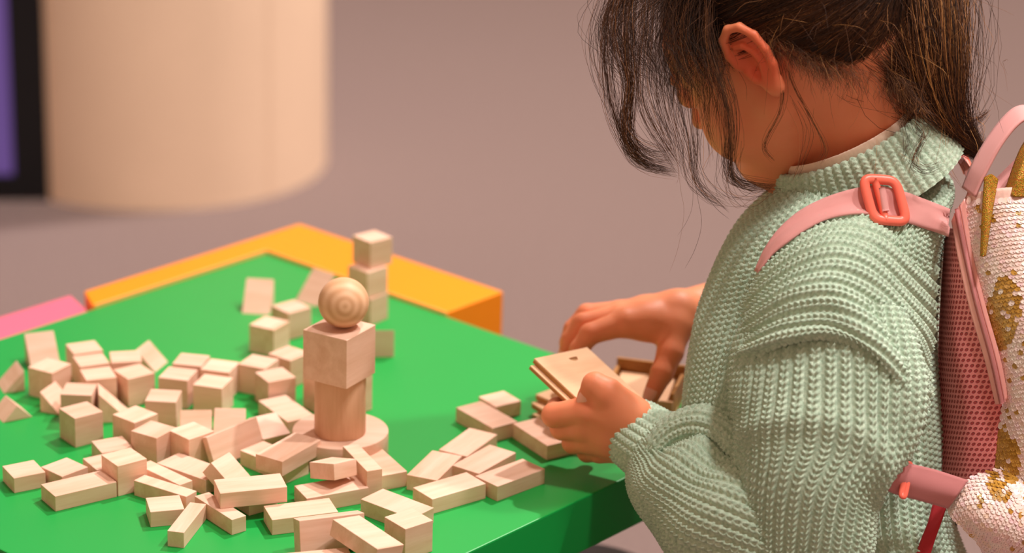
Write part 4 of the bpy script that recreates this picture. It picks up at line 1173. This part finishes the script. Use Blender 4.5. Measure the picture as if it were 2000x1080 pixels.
# fine fly-away hairs over crown, nape and temples
n = 360
d0 = roots(n, lambda L: L[:, 2] > -20)
p0 = on_skull(d0, np.full(n, 2.0)); outn = (d0[:, 0:1] * HF + d0[:, 1:2] * HU + d0[:, 2:3] * HL)
P = [p0]; v = outn * 0.6 + rng.normal(0, .6, (n, 3)) - HF * .2
for i in range(4):
    v = v * .85 + rng.normal(0, .22, (n, 3)) - Zv * .18
    P.append(P[-1] + v * rng.uniform(5, 11, (n, 1)))
P = resample(np.stack(P, 1), 12)
R = np.full((n, 12), 0.085); R[:, -2:] *= .4
hair_part('flyaway', P, R, np.clip(rng.normal(0.6, 0.22, n), 0, 1), hair)
n = 1500
fx = rng.uniform(-80, -20, n); uu = hairline(fx) + rng.uniform(-14, 10, n); ll = np.sqrt(np.clip(1 - ((fx + 14) / 88) ** 2 - ((uu - 26) / 80) ** 2, 0.02, 1)) * 70
p0 = HC + fx[:, None] * HF + uu[:, None] * HU + (ll[:, None] + 1) * HL
P = [p0]; v = -UPV[None] * .8 + RGT[None] * .4 + rng.normal(0, .3, (n, 3)) - FWD[None] * .35
for i in range(4):
    v = v * .8 + rng.normal(0, .25, (n, 3)) - Zv * .05
    P.append(P[-1] + v * rng.uniform(2, 7, (n, 1)))
P = resample(np.stack(P, 1), 12); R = np.full((n, 12), 0.075); R[:, -2:] *= .4
hair_part('flyaway', P, R, np.clip(rng.normal(0.5, 0.2, n), 0, 1), hair)

# hair of the nape, rooted on the back of the neck and drawn into the tail
dv = BV - CAM_O; dp_ = dv @ FWD; bx_ = 1000 + F_PX * (dv @ RGT) / dp_; by_ = 540 - F_PX * (dv @ UPV) / dp_
line = np.interp(bx_, [1600, 1650, 1700, 1750, 1790], [70, 105, 140, 178, 205])
sel = np.where((bx_ > 1610) & (bx_ < 1800) & (by_ > 20) & (by_ < line) & (dp_ < 1875))[0]
n = 1500
p0 = BV[rng.choice(sel, n)]
tgt = np.array([pt(1792 + rng.normal(0, 10), 175 + rng.normal(0, 22), 1842 + rng.normal(0, 6)) for _ in range(n)])
w = np.linspace(0, 1, 6)[None, :, None]
P = p0[:, None] * (1 - w) + tgt[:, None] * w
P = P + (-FWD * 1.0)[None, None] * (np.array([0, 2.5, 5, 6.5, 6, 4])[None, :, None]) + rng.normal(0, 1.0, (n, 6, 3)) * w
P = resample(P, 14); R = np.full((n, 14), 0.14) * rng.uniform(.6, 1.1, (n, 1)); R[:, 0] *= .4; R[:, -2:] *= .5
hair_part('nape_hair', P, R, np.clip(rng.normal(0.38, 0.2, n), 0, 1), hair)

# loose curls and frizz around the tail
n = 420
k0 = rng.integers(1, 6, n); base = TAIL[k0] + rng.normal(0, .75, (n, 3)) * TR_[k0][:, None]
P = [base]; v = rng.normal(0, .5, (n, 3)) - Zv * .75
for i in range(5):
    v = v * .75 + rng.normal(0, .42, (n, 3)) - Zv * .28
    P.append(P[-1] + v * rng.uniform(4, 11, (n, 1)))
P = resample(np.stack(P, 1), 16); R = np.full((n, 16), 0.10); R[:, 0] *= .5; R[:, -3:] *= np.array([.8, .6, .3])
hair_part('flyaway', P, R, np.clip(rng.normal(0.72, 0.22, n), 0, 1), hair)

# ------------------------------------------------------------------ backpack
def mat_webbing(name, c1, c2, scale=900):
    m = NT(name); tc = m.n('ShaderNodeTexCoord'); ck = m.n('ShaderNodeTexWave', wave_type='BANDS', bands_direction='DIAGONAL')
    ck.inputs['Scale'].default_value = scale; ck.inputs['Distortion'].default_value = 1.0
    m.l(tc.outputs['Object'], ck.inputs['Vector']); m.l(m.ramp(ck.outputs[0], (0.2, c2), (0.8, c1)), m.b.inputs['Base Color'])
    m.b.inputs['Roughness'].default_value = 0.7; m.b.inputs['Specular IOR Level'].default_value = 0.25; m.b.inputs['Sheen Weight'].default_value = 0.2
    m.bump(ck.outputs[0], 0.5, 0.0006); return m.m
M['webbing'] = mat_webbing('pink_webbing', srgb(244, 180, 176), srgb(222, 146, 146))
M['webbing_rose'] = mat_webbing('rose_webbing', srgb(226, 150, 150), srgb(204, 124, 128))
M['red_strap'] = mat_webbing('red_webbing', srgb(214, 52, 62), srgb(190, 36, 48))
M['coral'] = mat_plain('coral_plastic', srgb(248, 116, 96), 0.35, 0.03, 40, 0.0, spec=0.5)
M['pink_cloth'] = mat_plain('pink_lining', srgb(248, 178, 170), 0.7, 0.05, 120, 0.25, 0.0006)
def mat_airmesh():
    m = NT('pink_air_mesh'); uv = m.n('ShaderNodeUVMap'); vo = m.n('ShaderNodeTexVoronoi', voronoi_dimensions='2D', feature='F1')
    vo.inputs['Scale'].default_value = 1.0; vo.inputs['Randomness'].default_value = 0.0
    # hexagonal lattice: two square lattices would show, so shear the coordinates
    sx = m.n('ShaderNodeSeparateXYZ'); cx = m.n('ShaderNodeCombineXYZ'); ad = m.n('ShaderNodeMath', operation='MULTIPLY_ADD'); ad.inputs[1].default_value = 0.5
    m.l(uv.outputs[0], sx.inputs[0]); m.l(sx.outputs[1], ad.inputs[0]); m.l(sx.outputs[0], ad.inputs[2]); m.l(ad.outputs[0], cx.inputs[0]); m.l(sx.outputs[1], cx.inputs[1])
    m.l(cx.outputs[0], vo.inputs['Vector'])
    hole = m.ramp(vo.outputs[0], (0.26, (0, 0, 0, 1)), (0.36, (1, 1, 1, 1)))
    m.l(m.mix(hole, srgb(176, 66, 68), srgb(246, 146, 146)), m.b.inputs['Base Color'])
    m.b.inputs['Roughness'].default_value = 0.75; m.bump(hole, 0.9, 0.0012); return m.m
M['air_mesh'] = mat_airmesh()
def mat_glitter():
    m = NT('gold_glitter'); tc = m.n('ShaderNodeTexCoord'); vo = m.n('ShaderNodeTexVoronoi'); vo.inputs['Scale'].default_value = 1600
    m.l(tc.outputs['Object'], vo.inputs['Vector'])
    m.l(m.mix(0.5, srgb(190, 140, 40), vo.outputs['Color'], 'OVERLAY'), m.b.inputs['Base Color'])
    m.b.inputs['Metallic'].default_value = 0.45; m.b.inputs['Roughness'].default_value = 0.45
    sb = m.n('ShaderNodeVectorMath', operation='SUBTRACT'); sb.inputs[1].default_value = (.5, .5, .5)
    m.bump(vo.outputs[0], 0.8, 0.0012); return m.m
M['glitter'] = mat_glitter()

def patch(rows, nu, nv):
    """rows: list of control rows, each a list of (px,py,dep); smooth surface nu x nv"""
    C = np.array([[pt(*p) for p in r] for r in rows])
    a = np.array([crom(r, nv) for r in C])
    return np.stack([crom(a[:, j], nu) for j in range(nv)], 1)
def solid(G, thick, name, mat, parent, uvscale=None, away=None):
    """sheet with real thickness: outer grid G, inner copy set back"""
    n = gnormals(G)
    view = CAM_O - G.mean((0, 1))
    if (n.mean((0, 1)) @ (away if away is not None else view)) < 0: n = -n
    nu, nv = G.shape[:2]; G2 = G - n * thick
    V = np.vstack([G.reshape(-1, 3), G2.reshape(-1, 3)]); N = nu * nv
    q = grid_quads(nu, nv); q2 = q[:, ::-1] + N
    def edge(ix): ix = np.asarray(ix); return np.stack([ix[:-1], ix[1:], ix[1:] + N, ix[:-1] + N], 1)
    I = np.arange(N).reshape(nu, nv)
    e = np.vstack([edge(I[0]), edge(I[-1]), edge(I[:, 0]), edge(I[:, -1])])
    o = part(name, V, np.vstack([q, q2, e]), mat, parent)
    bm = bmesh.new(); bm.from_mesh(o.data); bmesh.ops.recalc_face_normals(bm, faces=bm.faces)
    if uvscale:
        uvl = bm.loops.layers.uv.new('UVMap'); bm.verts.ensure_lookup_table()
        du = np.r_[0, np.cumsum(np.linalg.norm(np.diff(G, axis=0), axis=2).mean(1))]; dv = np.r_[0, np.cumsum(np.linalg.norm(np.diff(G, axis=1), axis=2).mean(0))]
        for f in bm.faces:
            for lp in f.loops:
                k = lp.vert.index % N; lp[uvl].uv = (du[k // nv] / uvscale, dv[k % nv] / uvscale)
    bm.to_mesh(o.data); bm.free()
    return o, n

pack = empty('backpack', (330, 1800, -60))
tag(pack, 'small pink and gold sequin backpack worn on the back of the child', 'backpack')
# padded back panel of pink air mesh
G = patch([[(1846, 446, 1874), (1838, 560, 1876), (1832, 700, 1878), (1836, 820, 1878), (1838, 936, 1876)],
           [(1856, 446, 1846), (1858, 560, 1842), (1866, 700, 1840), (1884, 820, 1842), (1884, 940, 1848)],
           [(1862, 448, 1834), (1886, 560, 1826), (1918, 690, 1824), (1934, 812, 1830), (1932, 942, 1840)],
           [(1868, 450, 1832), (1900, 560, 1824), (1940, 690, 1822), (1958, 800, 1830), (1960, 940, 1842)]], 36, 80)
bp, _ = solid(G, 5, 'back_panel', M['air_mesh'], pack, uvscale=3.9)
# zipper gusset
G = patch([[(1858, 432, 1832), (1870, 500, 1826), (1893, 600, 1822), (1922, 700, 1820), (1944, 790, 1824)],
           [(1868, 410, 1828), (1888, 500, 1822), (1911, 600, 1818), (1938, 700, 1816), (1956, 788, 1820)],
           [(1884, 388, 1826), (1901, 500, 1822), (1926, 600, 1818), (1954, 700, 1816), (1970, 780, 1820)]], 16, 60)
gus, gn = solid(G, 2.5, 'gusset', M['pink_cloth'], pack)
zl = G[8] + gn[8] * 1.0 * (1 if gn[8].mean(0) @ (CAM_O - G[8].mean(0)) > 0 else -1)
V, q, t = tube(crom(zl, 120), 1.5, 8); part('zipper_coil', V, q, M['webbing_rose'], gus, t)
for k in (5, 11):
    V, q, t = tube(crom(G[k] + gn[k] * .3, 80), 0.5, 6); part('piping', V, q, M['webbing'], gus, t)
# top binding beside the collar
G = patch([[(1862, 428, 1842), (1876, 402, 1846), (1890, 372, 1850), (1884, 340, 1862), (1866, 310, 1876)], [(1882, 424, 1836), (1896, 402, 1840), (1908, 376, 1846), (1900, 338, 1858), (1880, 306, 1872)]], 6, 24)
solid(G, 3, 'binding', M['pink_cloth'], pack)
# front body (rounded) that carries the sequins
rowsF = [[(1888, 384, 1828), (1898, 480, 1824), (1922, 590, 1822), (1952, 690, 1820), (1962, 770, 1824), (1950, 860, 1834), (1935, 950, 1844), (1930, 1100, 1850)],
         [(1915, 374, 1818), (1935, 480, 1812), (1960, 590, 1808), (1985, 690, 1808), (1992, 780, 1812), (1985, 870, 1820), (1975, 960, 1828), (1975, 1100, 1834)],
         [(1970, 366, 1812), (1990, 480, 1804), (2010, 590, 1800), (2030, 700, 1800), (2035, 790, 1804), (2030, 880, 1810), (2025, 970, 1818), (2025, 1100, 1826)],
         [(2040, 370, 1820), (2070, 480, 1812), (2090, 600, 1808), (2100, 710, 1808), (2104, 800, 1812), (2100, 890, 1816), (2095, 980, 1824), (2090, 1100, 1834)],
         [(2080, 380, 1860), (2130, 480, 1856), (2150, 600, 1852), (2160, 710, 1852), (2160, 800, 1856), (2160, 890, 1860), (2150, 980, 1866), (2140, 1100, 1872)],
         [(2060, 390, 1920), (2110, 480, 1930), (2130, 600, 1930), (2140, 710, 1930), (2140, 800, 1930), (2140, 890, 1930), (2130, 980, 1930), (2120, 1100, 1930)],
         [(1960, 400, 1960), (1950, 480, 1970), (1950, 600, 1970), (1960, 710, 1970), (1970, 800, 1970), (1970, 890, 1970), (1960, 980, 1970), (1950, 1100, 1970)]]
M['sequin_base'] = mat_plain('pale_pink_net', srgb(240, 200, 188), 0.7, 0.1, 300, 0.2)
GF = patch(rowsF, 70, 110)
shell, nF = solid(GF, 4, 'front_shell', M['sequin_base'], pack)
# lower sequin wing where the strap is sewn in
rowsW = [[(1850, 982, 1826), (1866, 960, 1822), (1890, 938, 1822), (1930, 922, 1828), (1980, 912, 1836), (2040, 905, 1846)],
         [(1862, 1008, 1816), (1890, 985, 1808), (1920, 968, 1806), (1955, 955, 1810), (1998, 946, 1818), (2040, 940, 1830)],
         [(1890, 1035, 1812), (1922, 1020, 1802), (1950, 1008, 1800), (1985, 998, 1803), (2015, 990, 1810), (2050, 985, 1822)],
         [(1915, 1062, 1816), (1946, 1055, 1806), (1975, 1048, 1803), (2005, 1042, 1806), (2035, 1036, 1812), (2060, 1030, 1824)],
         [(1930, 1092, 1828), (1965, 1095, 1818), (1995, 1092, 1815), (2025, 1088, 1818), (2055, 1084, 1824), (2080, 1080, 1834)]]
GW = patch(rowsW, 44, 50)
wing, nW = solid(GW, 5, 'wing', M['sequin_base'], pack)

# sequins: overlapping cupped discs
def sequin_mesh():
    n = 12; V = []
    for r, z, oy in ((0.32, 0.05, 1.5), (1.3, 0.0, 0.4), (2.6, 0.12, 0.0)):          # small thread hole off centre, cupped rim
        V += [(r * math.cos(2 * math.pi * i / n), r * math.sin(2 * math.pi * i / n) + oy, z) for i in range(n)]
    Q = [(k * n + i, (k + 1) * n + i, (k + 1) * n + (i + 1) % n, k * n + (i + 1) % n) for k in (0, 1) for i in range(n)]
    return np.array(V), np.array(Q), None
def mat_sequin():
    m = NT('sequin'); oi = m.n('ShaderNodeObjectInfo'); at = m.n('ShaderNodeAttribute', attribute_name='tint')
    mx = m.n('ShaderNodeMath', operation='ADD'); m.l(oi.outputs['Color'], mx.inputs[0]); m.l(at.outputs['Fac'], mx.inputs[1])
    c = m.ramp(mx.outputs[0], (0.0, srgb(255, 220, 214)), (0.3, srgb(254, 236, 228)), (0.5, srgb(252, 214, 220)), (0.66, srgb(250, 222, 190)), (0.72, srgb(214, 160, 70)), (1.0, srgb(176, 124, 40)))
    m.l(c, m.b.inputs['Base Color'])
    m.b.inputs['Metallic'].default_value = 0.0; m.b.inputs['Roughness'].default_value = 0.3
    m.b.inputs['Coat Weight'].default_value = 0.5; m.b.inputs['Coat Roughness'].default_value = 0.1
    try:
        m.b.inputs['Thin Film Thickness'].default_value = 380; m.b.inputs['Thin Film IOR'].default_value = 1.4
    except Exception: pass
    return m.m
M['sequin'] = mat_sequin()
sv, sq, stt = sequin_mesh()
sme = mesh_np('sequin', sv * 0.001, sq, stt); sme.materials.append(M['sequin'])
def uvspots(G, n, su, sv_):
    du = np.r_[0, np.cumsum(np.linalg.norm(np.diff(G, axis=0), axis=2).mean(1))]; dv = np.r_[0, np.cumsum(np.linalg.norm(np.diff(G, axis=1), axis=2).mean(0))]
    out = []
    r = 0
    for b in np.arange(1.0, dv[-1], sv_):
        for a in np.arange(1.0 + (r % 2) * su / 2, du[-1], su):
            x = np.interp(a + rng.normal(0, .2), du, np.arange(len(du))); y = np.interp(b + rng.normal(0, .18), dv, np.arange(len(dv)))
            i, j = int(np.clip(x, 0, len(du) - 2)), int(np.clip(y, 0, len(dv) - 2)); fx, fy = x - i, y - j
            bl = lambda T: (T[i, j] * (1 - fx) + T[i + 1, j] * fx) * (1 - fy) + (T[i, j + 1] * (1 - fx) + T[i + 1, j + 1] * fx) * fy
            tv = norm(G[i, j + 1] - G[i, j])
            out.append((bl(G), norm(bl(n)), tv, x / len(du), y / len(dv)))
        r += 1
    return out
spots = [(s, 0) for s in uvspots(GF[:46], nF[:46], 4.0, 3.1)] + [(s, 1) for s in uvspots(GW, nW, 4.0, 2.8)]
items = []
for (p, nn, tv, fu, fv), w in spots:
    if nn @ (CAM_O - p) < 0 and w == 1: nn = -nn
    d = p - CAM_O; dep = d @ FWD; px = 1000 + F_PX * (d @ RGT) / dep; py = 540 - F_PX * (d @ UPV) / dep
    if w == 0 and (py < 390 or (px > 1880 and py > 925 and px < 2040 and w == 0 and py > 960 - (px - 1880) * 0.35)): 
        if py < 390: continue
    down = -tv if tv @ Zv > 0 else tv
    z = norm(nn - 0.20 * down + rng.normal(0, 0.05, 3)); x = norm(np.cross(down, z)); y = np.cross(z, x)
    gold = (math.sin(px * .045 + 1.3) + math.sin(py * .021 + px * .01 + 0.6) > 1.05)
    tint = rng.uniform(.7, 1.0) if (gold and rng.random() < .85) or rng.random() < .05 else rng.uniform(0, .62)
    vis = (1850 < px < 2003 and 380 < py < 1084)
    items.append((vis, dep, p + nn * 0.9, np.array([x, y, z]).T, tint, w))
vis = sorted([i for i in items if i[0]], key=lambda i: i[1])
rest = [i for i in items if not i[0]]
near, rest = vis[:300], vis[300:] + rest
for _, dep, p, Rm, tint, w in near:
    par = wing if w else shell
    o = bpy.data.objects.new('sequin', sme); COL.objects.link(o); o.parent = par
    off = np.array(pack.location)
    o.matrix_local = Matrix.Translation(Vector(W(p) - off)) @ Matrix(Rm.tolist()).to_4x4()
    o.color = (tint, tint, tint, 1)
Vs = []; Qs = []; Tr = []; tn = []
for k, (_, dep, p, Rm, tint, w) in enumerate(rest):
    Vs.append(sv @ Rm.T + p); Qs.append(sq + 36 * k); tn.append(np.full(36, tint))
o = part('sequin_field', np.concatenate(Vs), np.concatenate(Qs), M['sequin'], pack)
a_ = o.data.attributes.new('tint', 'FLOAT', 'POINT'); a_.data.foreach_set('value', np.concatenate(tn).astype(np.float32))
o.color = (0, 0, 0, 1); o['kind'] = 'stuff'

# gold glitter horn ribbons at the top
G = patch([[(1922, 346, 1816), (1917, 420, 1808), (1914, 500, 1806)], [(1936, 340, 1813), (1928, 420, 1804), (1920, 502, 1803)], [(1950, 350, 1816), (1938, 420, 1808), (1926, 500, 1806)]], 10, 30)
solid(G, 1.2, 'gold_ribbon', M['glitter'], pack)
G = patch([[(1962, 372, 1822), (1976, 330, 1826), (1992, 290, 1832), (2010, 262, 1840)], [(1980, 384, 1808), (1996, 345, 1808), (2012, 305, 1814), (2025, 275, 1826)], [(2010, 385, 1812), (2030, 350, 1814), (2040, 320, 1822), (2045, 290, 1834)]], 14, 30)
solid(G, 3, 'gold_ribbon', M['glitter'], pack)
# carrying loop
G = patch([[(1878, 366, 1838), (1898, 318, 1838), (1936, 256, 1838), (1976, 212, 1840), (2006, 206, 1844), (2024, 236, 1850), (2006, 290, 1852), (1960, 340, 1850), (1926, 372, 1846)],
           [(1902, 384, 1818), (1924, 336, 1816), (1958, 276, 1816), (1994, 236, 1818), (2020, 232, 1822), (2034, 262, 1828), (2016, 310, 1830), (1968, 362, 1830), (1934, 392, 1828)]], 8, 70)
solid(G, 2.0, 'carry_loop', M['webbing'], pack)
# far shoulder strap, glimpsed behind the collar
G = patch([[(1856, 262, 1900), (1868, 300, 1896), (1884, 338, 1888)], [(1876, 256, 1906), (1888, 296, 1900), (1902, 332, 1892)]], 6, 16)
solid(G, 2, 'shoulder_strap', M['coral'], pack)

# near shoulder strap: laid on the sweater
bpy.context.view_layer.update()
bvs = []
for ob in [sweater] + list(sweater.children):
    mo = ob.matrix_world; vs = [mo @ v.co for v in ob.data.vertices]; bvs.append(BVHTree.FromPolygons(vs, [tuple(p.vertices) for p in ob.data.polygons]))
def surf(px, py, lift):
    o = Vector(W(CAM_O)); d = Vector(norm(pt(px, py, 1000) - CAM_O)); best = None
    for b in bvs:
        h = b.ray_cast(o, d)
        if h[0] is not None and (best is None or h[3] < best): best = h[3]
    if best is None: return None
    return CAM_O + np.array(d) * (best * 1000 - lift)
def strap_on(top, bot, n, lift, name, mat, thick=1.6):
    T = crom(np.array([(x, y, 0) for x, y in top], float), n); B = crom(np.array([(x, y, 0) for x, y in bot], float), n)
    rows = []
    for w in np.linspace(0, 1, 7):
        row = []
        for a, b in zip(T, B):
            p = a * (1 - w) + b * w; row.append((p[0], p[1]))
        rows.append(row)
    D = np.array([[(lambda s: (s - CAM_O) @ FWD if s is not None else np.nan)(surf(x, y, lift)) for x, y in r] for r in rows])
    m = np.nanmedian(D); D = np.where(np.isnan(D), m, D)
    for _ in range(14):
        D[:, 1:-1] = np.minimum(D[:, 1:-1], 0.5 * D[:, 1:-1] + 0.25 * (D[:, 2:] + D[:, :-2])) * 0.5 + 0.5 * (0.5 * D[:, 1:-1] + 0.25 * (D[:, 2:] + D[:, :-2]))
    D = D * 0.5 + D.min(0, keepdims=True) * 0.5 - 1.0
    G = np.array([[pt(rows[i][j][0], rows[i][j][1], D[i, j]) for j in range(n)] for i in range(7)])
    o, nn = solid(G, thick, name, mat, pack)
    return G, nn
top = [(1473, 528), (1492, 486), (1520, 447), (1560, 412), (1610, 386), (1660, 370), (1710, 362), (1765, 374), (1810, 390), (1856, 408)]
bot = [(1480, 533), (1504, 502), (1539, 471), (1583, 442), (1629, 423), (1670, 415), (1716, 418), (1762, 431), (1806, 446), (1850, 462)]
SG, SN = strap_on(top, bot, 60, 2.5, 'shoulder_strap', M['webbing'])
# slider buckle: rounded frame with a middle bar
def slider(c, ax, ay, az, w, h, name, rr=2.2):
    k = 40; a = np.linspace(0, 2 * np.pi, k, endpoint=False); e = 0.42
    ring = np.array([c + ax * w * np.sign(math.cos(t)) * abs(math.cos(t)) ** e + ay * h * np.sign(math.sin(t)) * abs(math.sin(t)) ** e for t in a])
    T = np.roll(ring, -1, 0) - np.roll(ring, 1, 0); T /= np.linalg.norm(T, axis=1, keepdims=True); S = np.cross(T, az)
    m = 10; b = np.linspace(0, 2 * np.pi, m, endpoint=False)
    V = ring[:, None] + S[:, None] * (np.cos(b) * rr * 1.25)[None, :, None] + (az * np.ones_like(S))[:, None] * (np.sin(b) * rr * .85)[None, :, None]
    o = part(name, V.reshape(-1, 3), grid_quads(k, m, True, True), M['coral'], pack)
    for off in (-0.28,):
        P = np.linspace(c + ax * w * off - ay * h, c + ax * w * off + ay * h, 8); V, q, t = tube(P, rr * .9, 10); part('bar', V, q, M['coral'], o, t)
    return o
i = 41
c = SG[:, i].mean(0) ; ay = norm(SG[0, i] - SG[6, i]); ax = norm(SG[3, i + 3] - SG[3, i - 3]); ax = norm(ax - ay * (ax @ ay)); az = np.cross(ax, ay)
if az @ (CAM_O - c) < 0: az = -az
slider(c + az * 2.6, norm(ax - ay * .12), norm(ay - ax * .16), az, 12.5, 15.5, 'slider', 3.0)
# strap passing over the slider's bar
V, q, t = tube(np.linspace(c + az * 3.6 - ay * 8.6 - ax * 1, c + az * 3.6 + ay * 8.6 - ax * 2, 10), 3.0, 12); part('strap_fold', V, q, M['webbing'], pack, t)
# lower strap from the arm to the wing
G = patch([[(1758, 902, 1790), (1790, 908, 1794), (1830, 918, 1802), (1892, 938, 1812)], [(1738, 926, 1784), (1772, 936, 1790), (1815, 948, 1798), (1872, 966, 1808)], [(1716, 950, 1786), (1750, 966, 1794), (1796, 978, 1802), (1852, 994, 1814)]], 12, 30)
solid(G, 2.0, 'lower_strap', M['webbing_rose'], pack)
c = pt(1772, 937, 1790); ax = norm(pt(1800, 945, 1793) - c); ay = norm(pt(1790, 908, 1794) - c); ay = norm(ay - ax * (ay @ ax)); az = np.cross(ax, ay)
if az @ (CAM_O - c) < 0: az = -az
slider(c - az * 2.2, ax, ay, az, 2.0, 12.2, 'slider', 1.5)
G = patch([[(1798, 940, 1801), (1820, 948, 1800), (1872, 965, 1806)], [(1776, 972, 1804), (1800, 980, 1803), (1856, 995, 1811)]], 8, 20)
# red strap tail hanging below
G = patch([[(1822, 982, 1826), (1812, 1020, 1828), (1796, 1060, 1832), (1784, 1100, 1836)], [(1850, 985, 1822), (1838, 1020, 1824), (1824, 1060, 1828), (1812, 1100, 1832)]], 6, 24)
solid(G, 2.0, 'strap_tail', M['red_strap'], pack)

# ------------------------------------------------------------------ wooden tiles and box in the hands
def slab_from(c0, e1, e2, thick, bev=0.5):
    """plate with corner c0, edges e1,e2 (mm) and thickness downwards -> object-space mesh + matrix"""
    l1, l2 = np.linalg.norm(e1), np.linalg.norm(e2); x = e1 / l1; y = norm(e2 - x * (e2 @ x)); z = np.cross(x, y)
    if z[2] < 0: x, y, l1, l2 = y, x, l2, l1; z = np.cross(x, y)
    return x, y, z, l1, l2
def plate(name, c0, e1, e2, thick, label, notch=False, cat='tile', group=None):
    x, y, z, l1, l2 = slab_from(c0, np.asarray(e1, float), np.asarray(e2, float), thick)
    ctr = c0 + x * l1 / 2 + y * l2 / 2 - z * thick
    root = bpy.data.objects.new(name, None); COL.objects.link(root)
    root.matrix_world = Matrix.Translation(Vector(W(ctr))) @ Matrix(np.array([x, y, z]).T.tolist()).to_4x4()
    tag(root, label, cat, group)
    def bx(nm, z0, z1, mat, hole=False):
        a, b = l1 / 2000, l2 / 2000
        me = bpy.data.meshes.new(nm); bm = bmesh.new()
        if hole:
            # outline with a finger notch cut through near one short edge
            k = 7; hx, hy, r = -a * 0.78, b * 0.2, 0.0050
            vs = {}
            def ringv(zz):
                o = [bm.verts.new((sx * a, sy * b, zz)) for sx, sy in ((-1, -1), (1, -1), (1, 1), (-1, 1))]
                i_ = [bm.verts.new((hx + 0.75 * r * max(-0.12, math.cos(t)), hy + r * math.sin(t), zz)) for t in np.linspace(0, 2 * math.pi, 13)[:-1]]
                return o, i_
            to, ti = ringv(z1); bo, bi = ringv(z0)
            for o_, i_, flip in ((to, ti, False), (bo, bi, True)):
                es = [bm.edges.new((o_[k], o_[(k + 1) % 4])) for k in range(4)] + [bm.edges.new((i_[k], i_[(k + 1) % 12])) for k in range(12)]
                bmesh.ops.triangle_fill(bm, edges=es, use_beauty=True)
            for k in range(4): bm.faces.new((bo[k], bo[(k + 1) % 4], to[(k + 1) % 4], to[k]))
            for k in range(12): bm.faces.new((bi[(k + 1) % 12], bi[k], ti[k], ti[(k + 1) % 12]))
            bmesh.ops.recalc_face_normals(bm, faces=bm.faces)
        else:
            bmesh.ops.create_cube(bm, size=1.0)
            for v in bm.verts: v.co = Vector((v.co.x * 2 * a, v.co.y * 2 * b, (z0 + z1) / 2 + v.co.z * (z1 - z0)))
            bmesh.ops.bevel(bm, geom=list(bm.edges), offset=0.0003, segments=1, affect='EDGES')
        bm.to_mesh(me); bm.free(); return link(nm, me, mat, root)
    t = thick / 1000
    bx('core', 0.0, t * 0.72, M['ply_edge']); bx('face_veneer', t * 0.72, t, M['ply'], notch)
    return root
e2 = A(36.8, -35, -21); e1 = A(41.6, 49, -8.9)
c0 = pt(1044, 700, 1932)
plate('wooden_tile', c0, e1, e2 * 1.25, 4.2, 'plywood tile with a small dark notch held in the left hand', True)
zz = norm(np.cross(e2, e1)); zz = zz if zz[2] > 0 else -zz
plate('wooden_tile', c0 - zz * 4.6 - norm(e1) * 4.2 + norm(e2) * 2, e1, e2 * 1.2, 3.4, 'thin plywood tile held under the notched one in the left hand')
# stack of tiles on the table behind the left hand
for k, (px, py, z, ang, lab) in enumerate([(1040, 808, 5.0, 12, 'bottom plywood tile of the little stack behind the left hand'), (1038, 786, 10.4, 4, 'middle plywood tile of the little stack behind the left hand'), (1046, 770, 16.0, 16, 'top plywood tile of the little stack behind the left hand')]):
    p = unp(px, py, z); a = math.radians(30 + ang); d1 = A(math.cos(a), math.sin(a), 0) * 46; d2 = A(math.sin(a), -math.cos(a), 0) * 52
    plate('wooden_tile', p, d1, d2, 5.0 if k else 5.0, lab, False, 'tile', 'stack of plywood tiles')
# open wooden box by the right thumb
bo = unp(1262, 806, 0); a = math.radians(-14); bxx = A(math.cos(a), math.sin(a), 0); byy = A(-math.sin(a), math.cos(a), 0)
box = empty('wooden_box', bo); 
tag(box, 'small open plywood box standing under the right thumb', 'box')
def wall(nm, x0, x1, y0, y1, z0, z1, mat):
    c = [bo + bxx * x + byy * y for x, y in ((x0, y0), (x1, y0), (x1, y1), (x0, y1))]
    V = np.vstack([[p + A(0, 0, z0) for p in c], [p + A(0, 0, z1) for p in c]])
    return poly_part(nm, V, [(0, 3, 2, 1), (4, 5, 6, 7), (0, 1, 5, 4), (1, 2, 6, 5), (2, 3, 7, 6), (3, 0, 4, 7)], mat, box, 0.3, 1)
wall('base', -34, 24, -14, 40, 0, 3, M['ply'])
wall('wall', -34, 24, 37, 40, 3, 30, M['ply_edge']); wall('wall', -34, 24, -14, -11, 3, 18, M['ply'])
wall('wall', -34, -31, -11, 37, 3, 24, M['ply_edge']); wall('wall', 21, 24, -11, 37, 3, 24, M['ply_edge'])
pq = bo + bxx * -29 + byy * 34 + A(0, 0, 20)
plate('wooden_tile', pq, bxx * 46, byy * -42 + A(0, 0, -9), 4.0, 'plywood tile lying slanted inside the small open box')

# ------------------------------------------------------------------ dark stool glimpsed under the table edge
st = empty('black_stool', (62, 1955, -450))
tag(st, 'black round stool showing a little under the table edge', 'stool')
a = np.linspace(0, 2 * np.pi, 64, endpoint=False)
prof = [(0, -205), (84, -205), (89, -200), (89, -188), (83, -183), (50, -181), (0, -181)]
V = np.array([[62 + r * math.cos(t), 1955 + r * math.sin(t), z] for t in a for r, z in prof])
part('seat', V, grid_quads(64, len(prof), True, False), M['black'], st)
for t in (0.4, 1.97, 3.54, 5.11):
    V, q, tr_ = tube(np.array([A(62 + 55 * math.cos(t), 1955 + 55 * math.sin(t), -205), A(62 + 78 * math.cos(t), 1955 + 78 * math.sin(t), -450)]), np.array([11, 9]), 12)
    part('leg', V, q, M['black'], st, tr_)
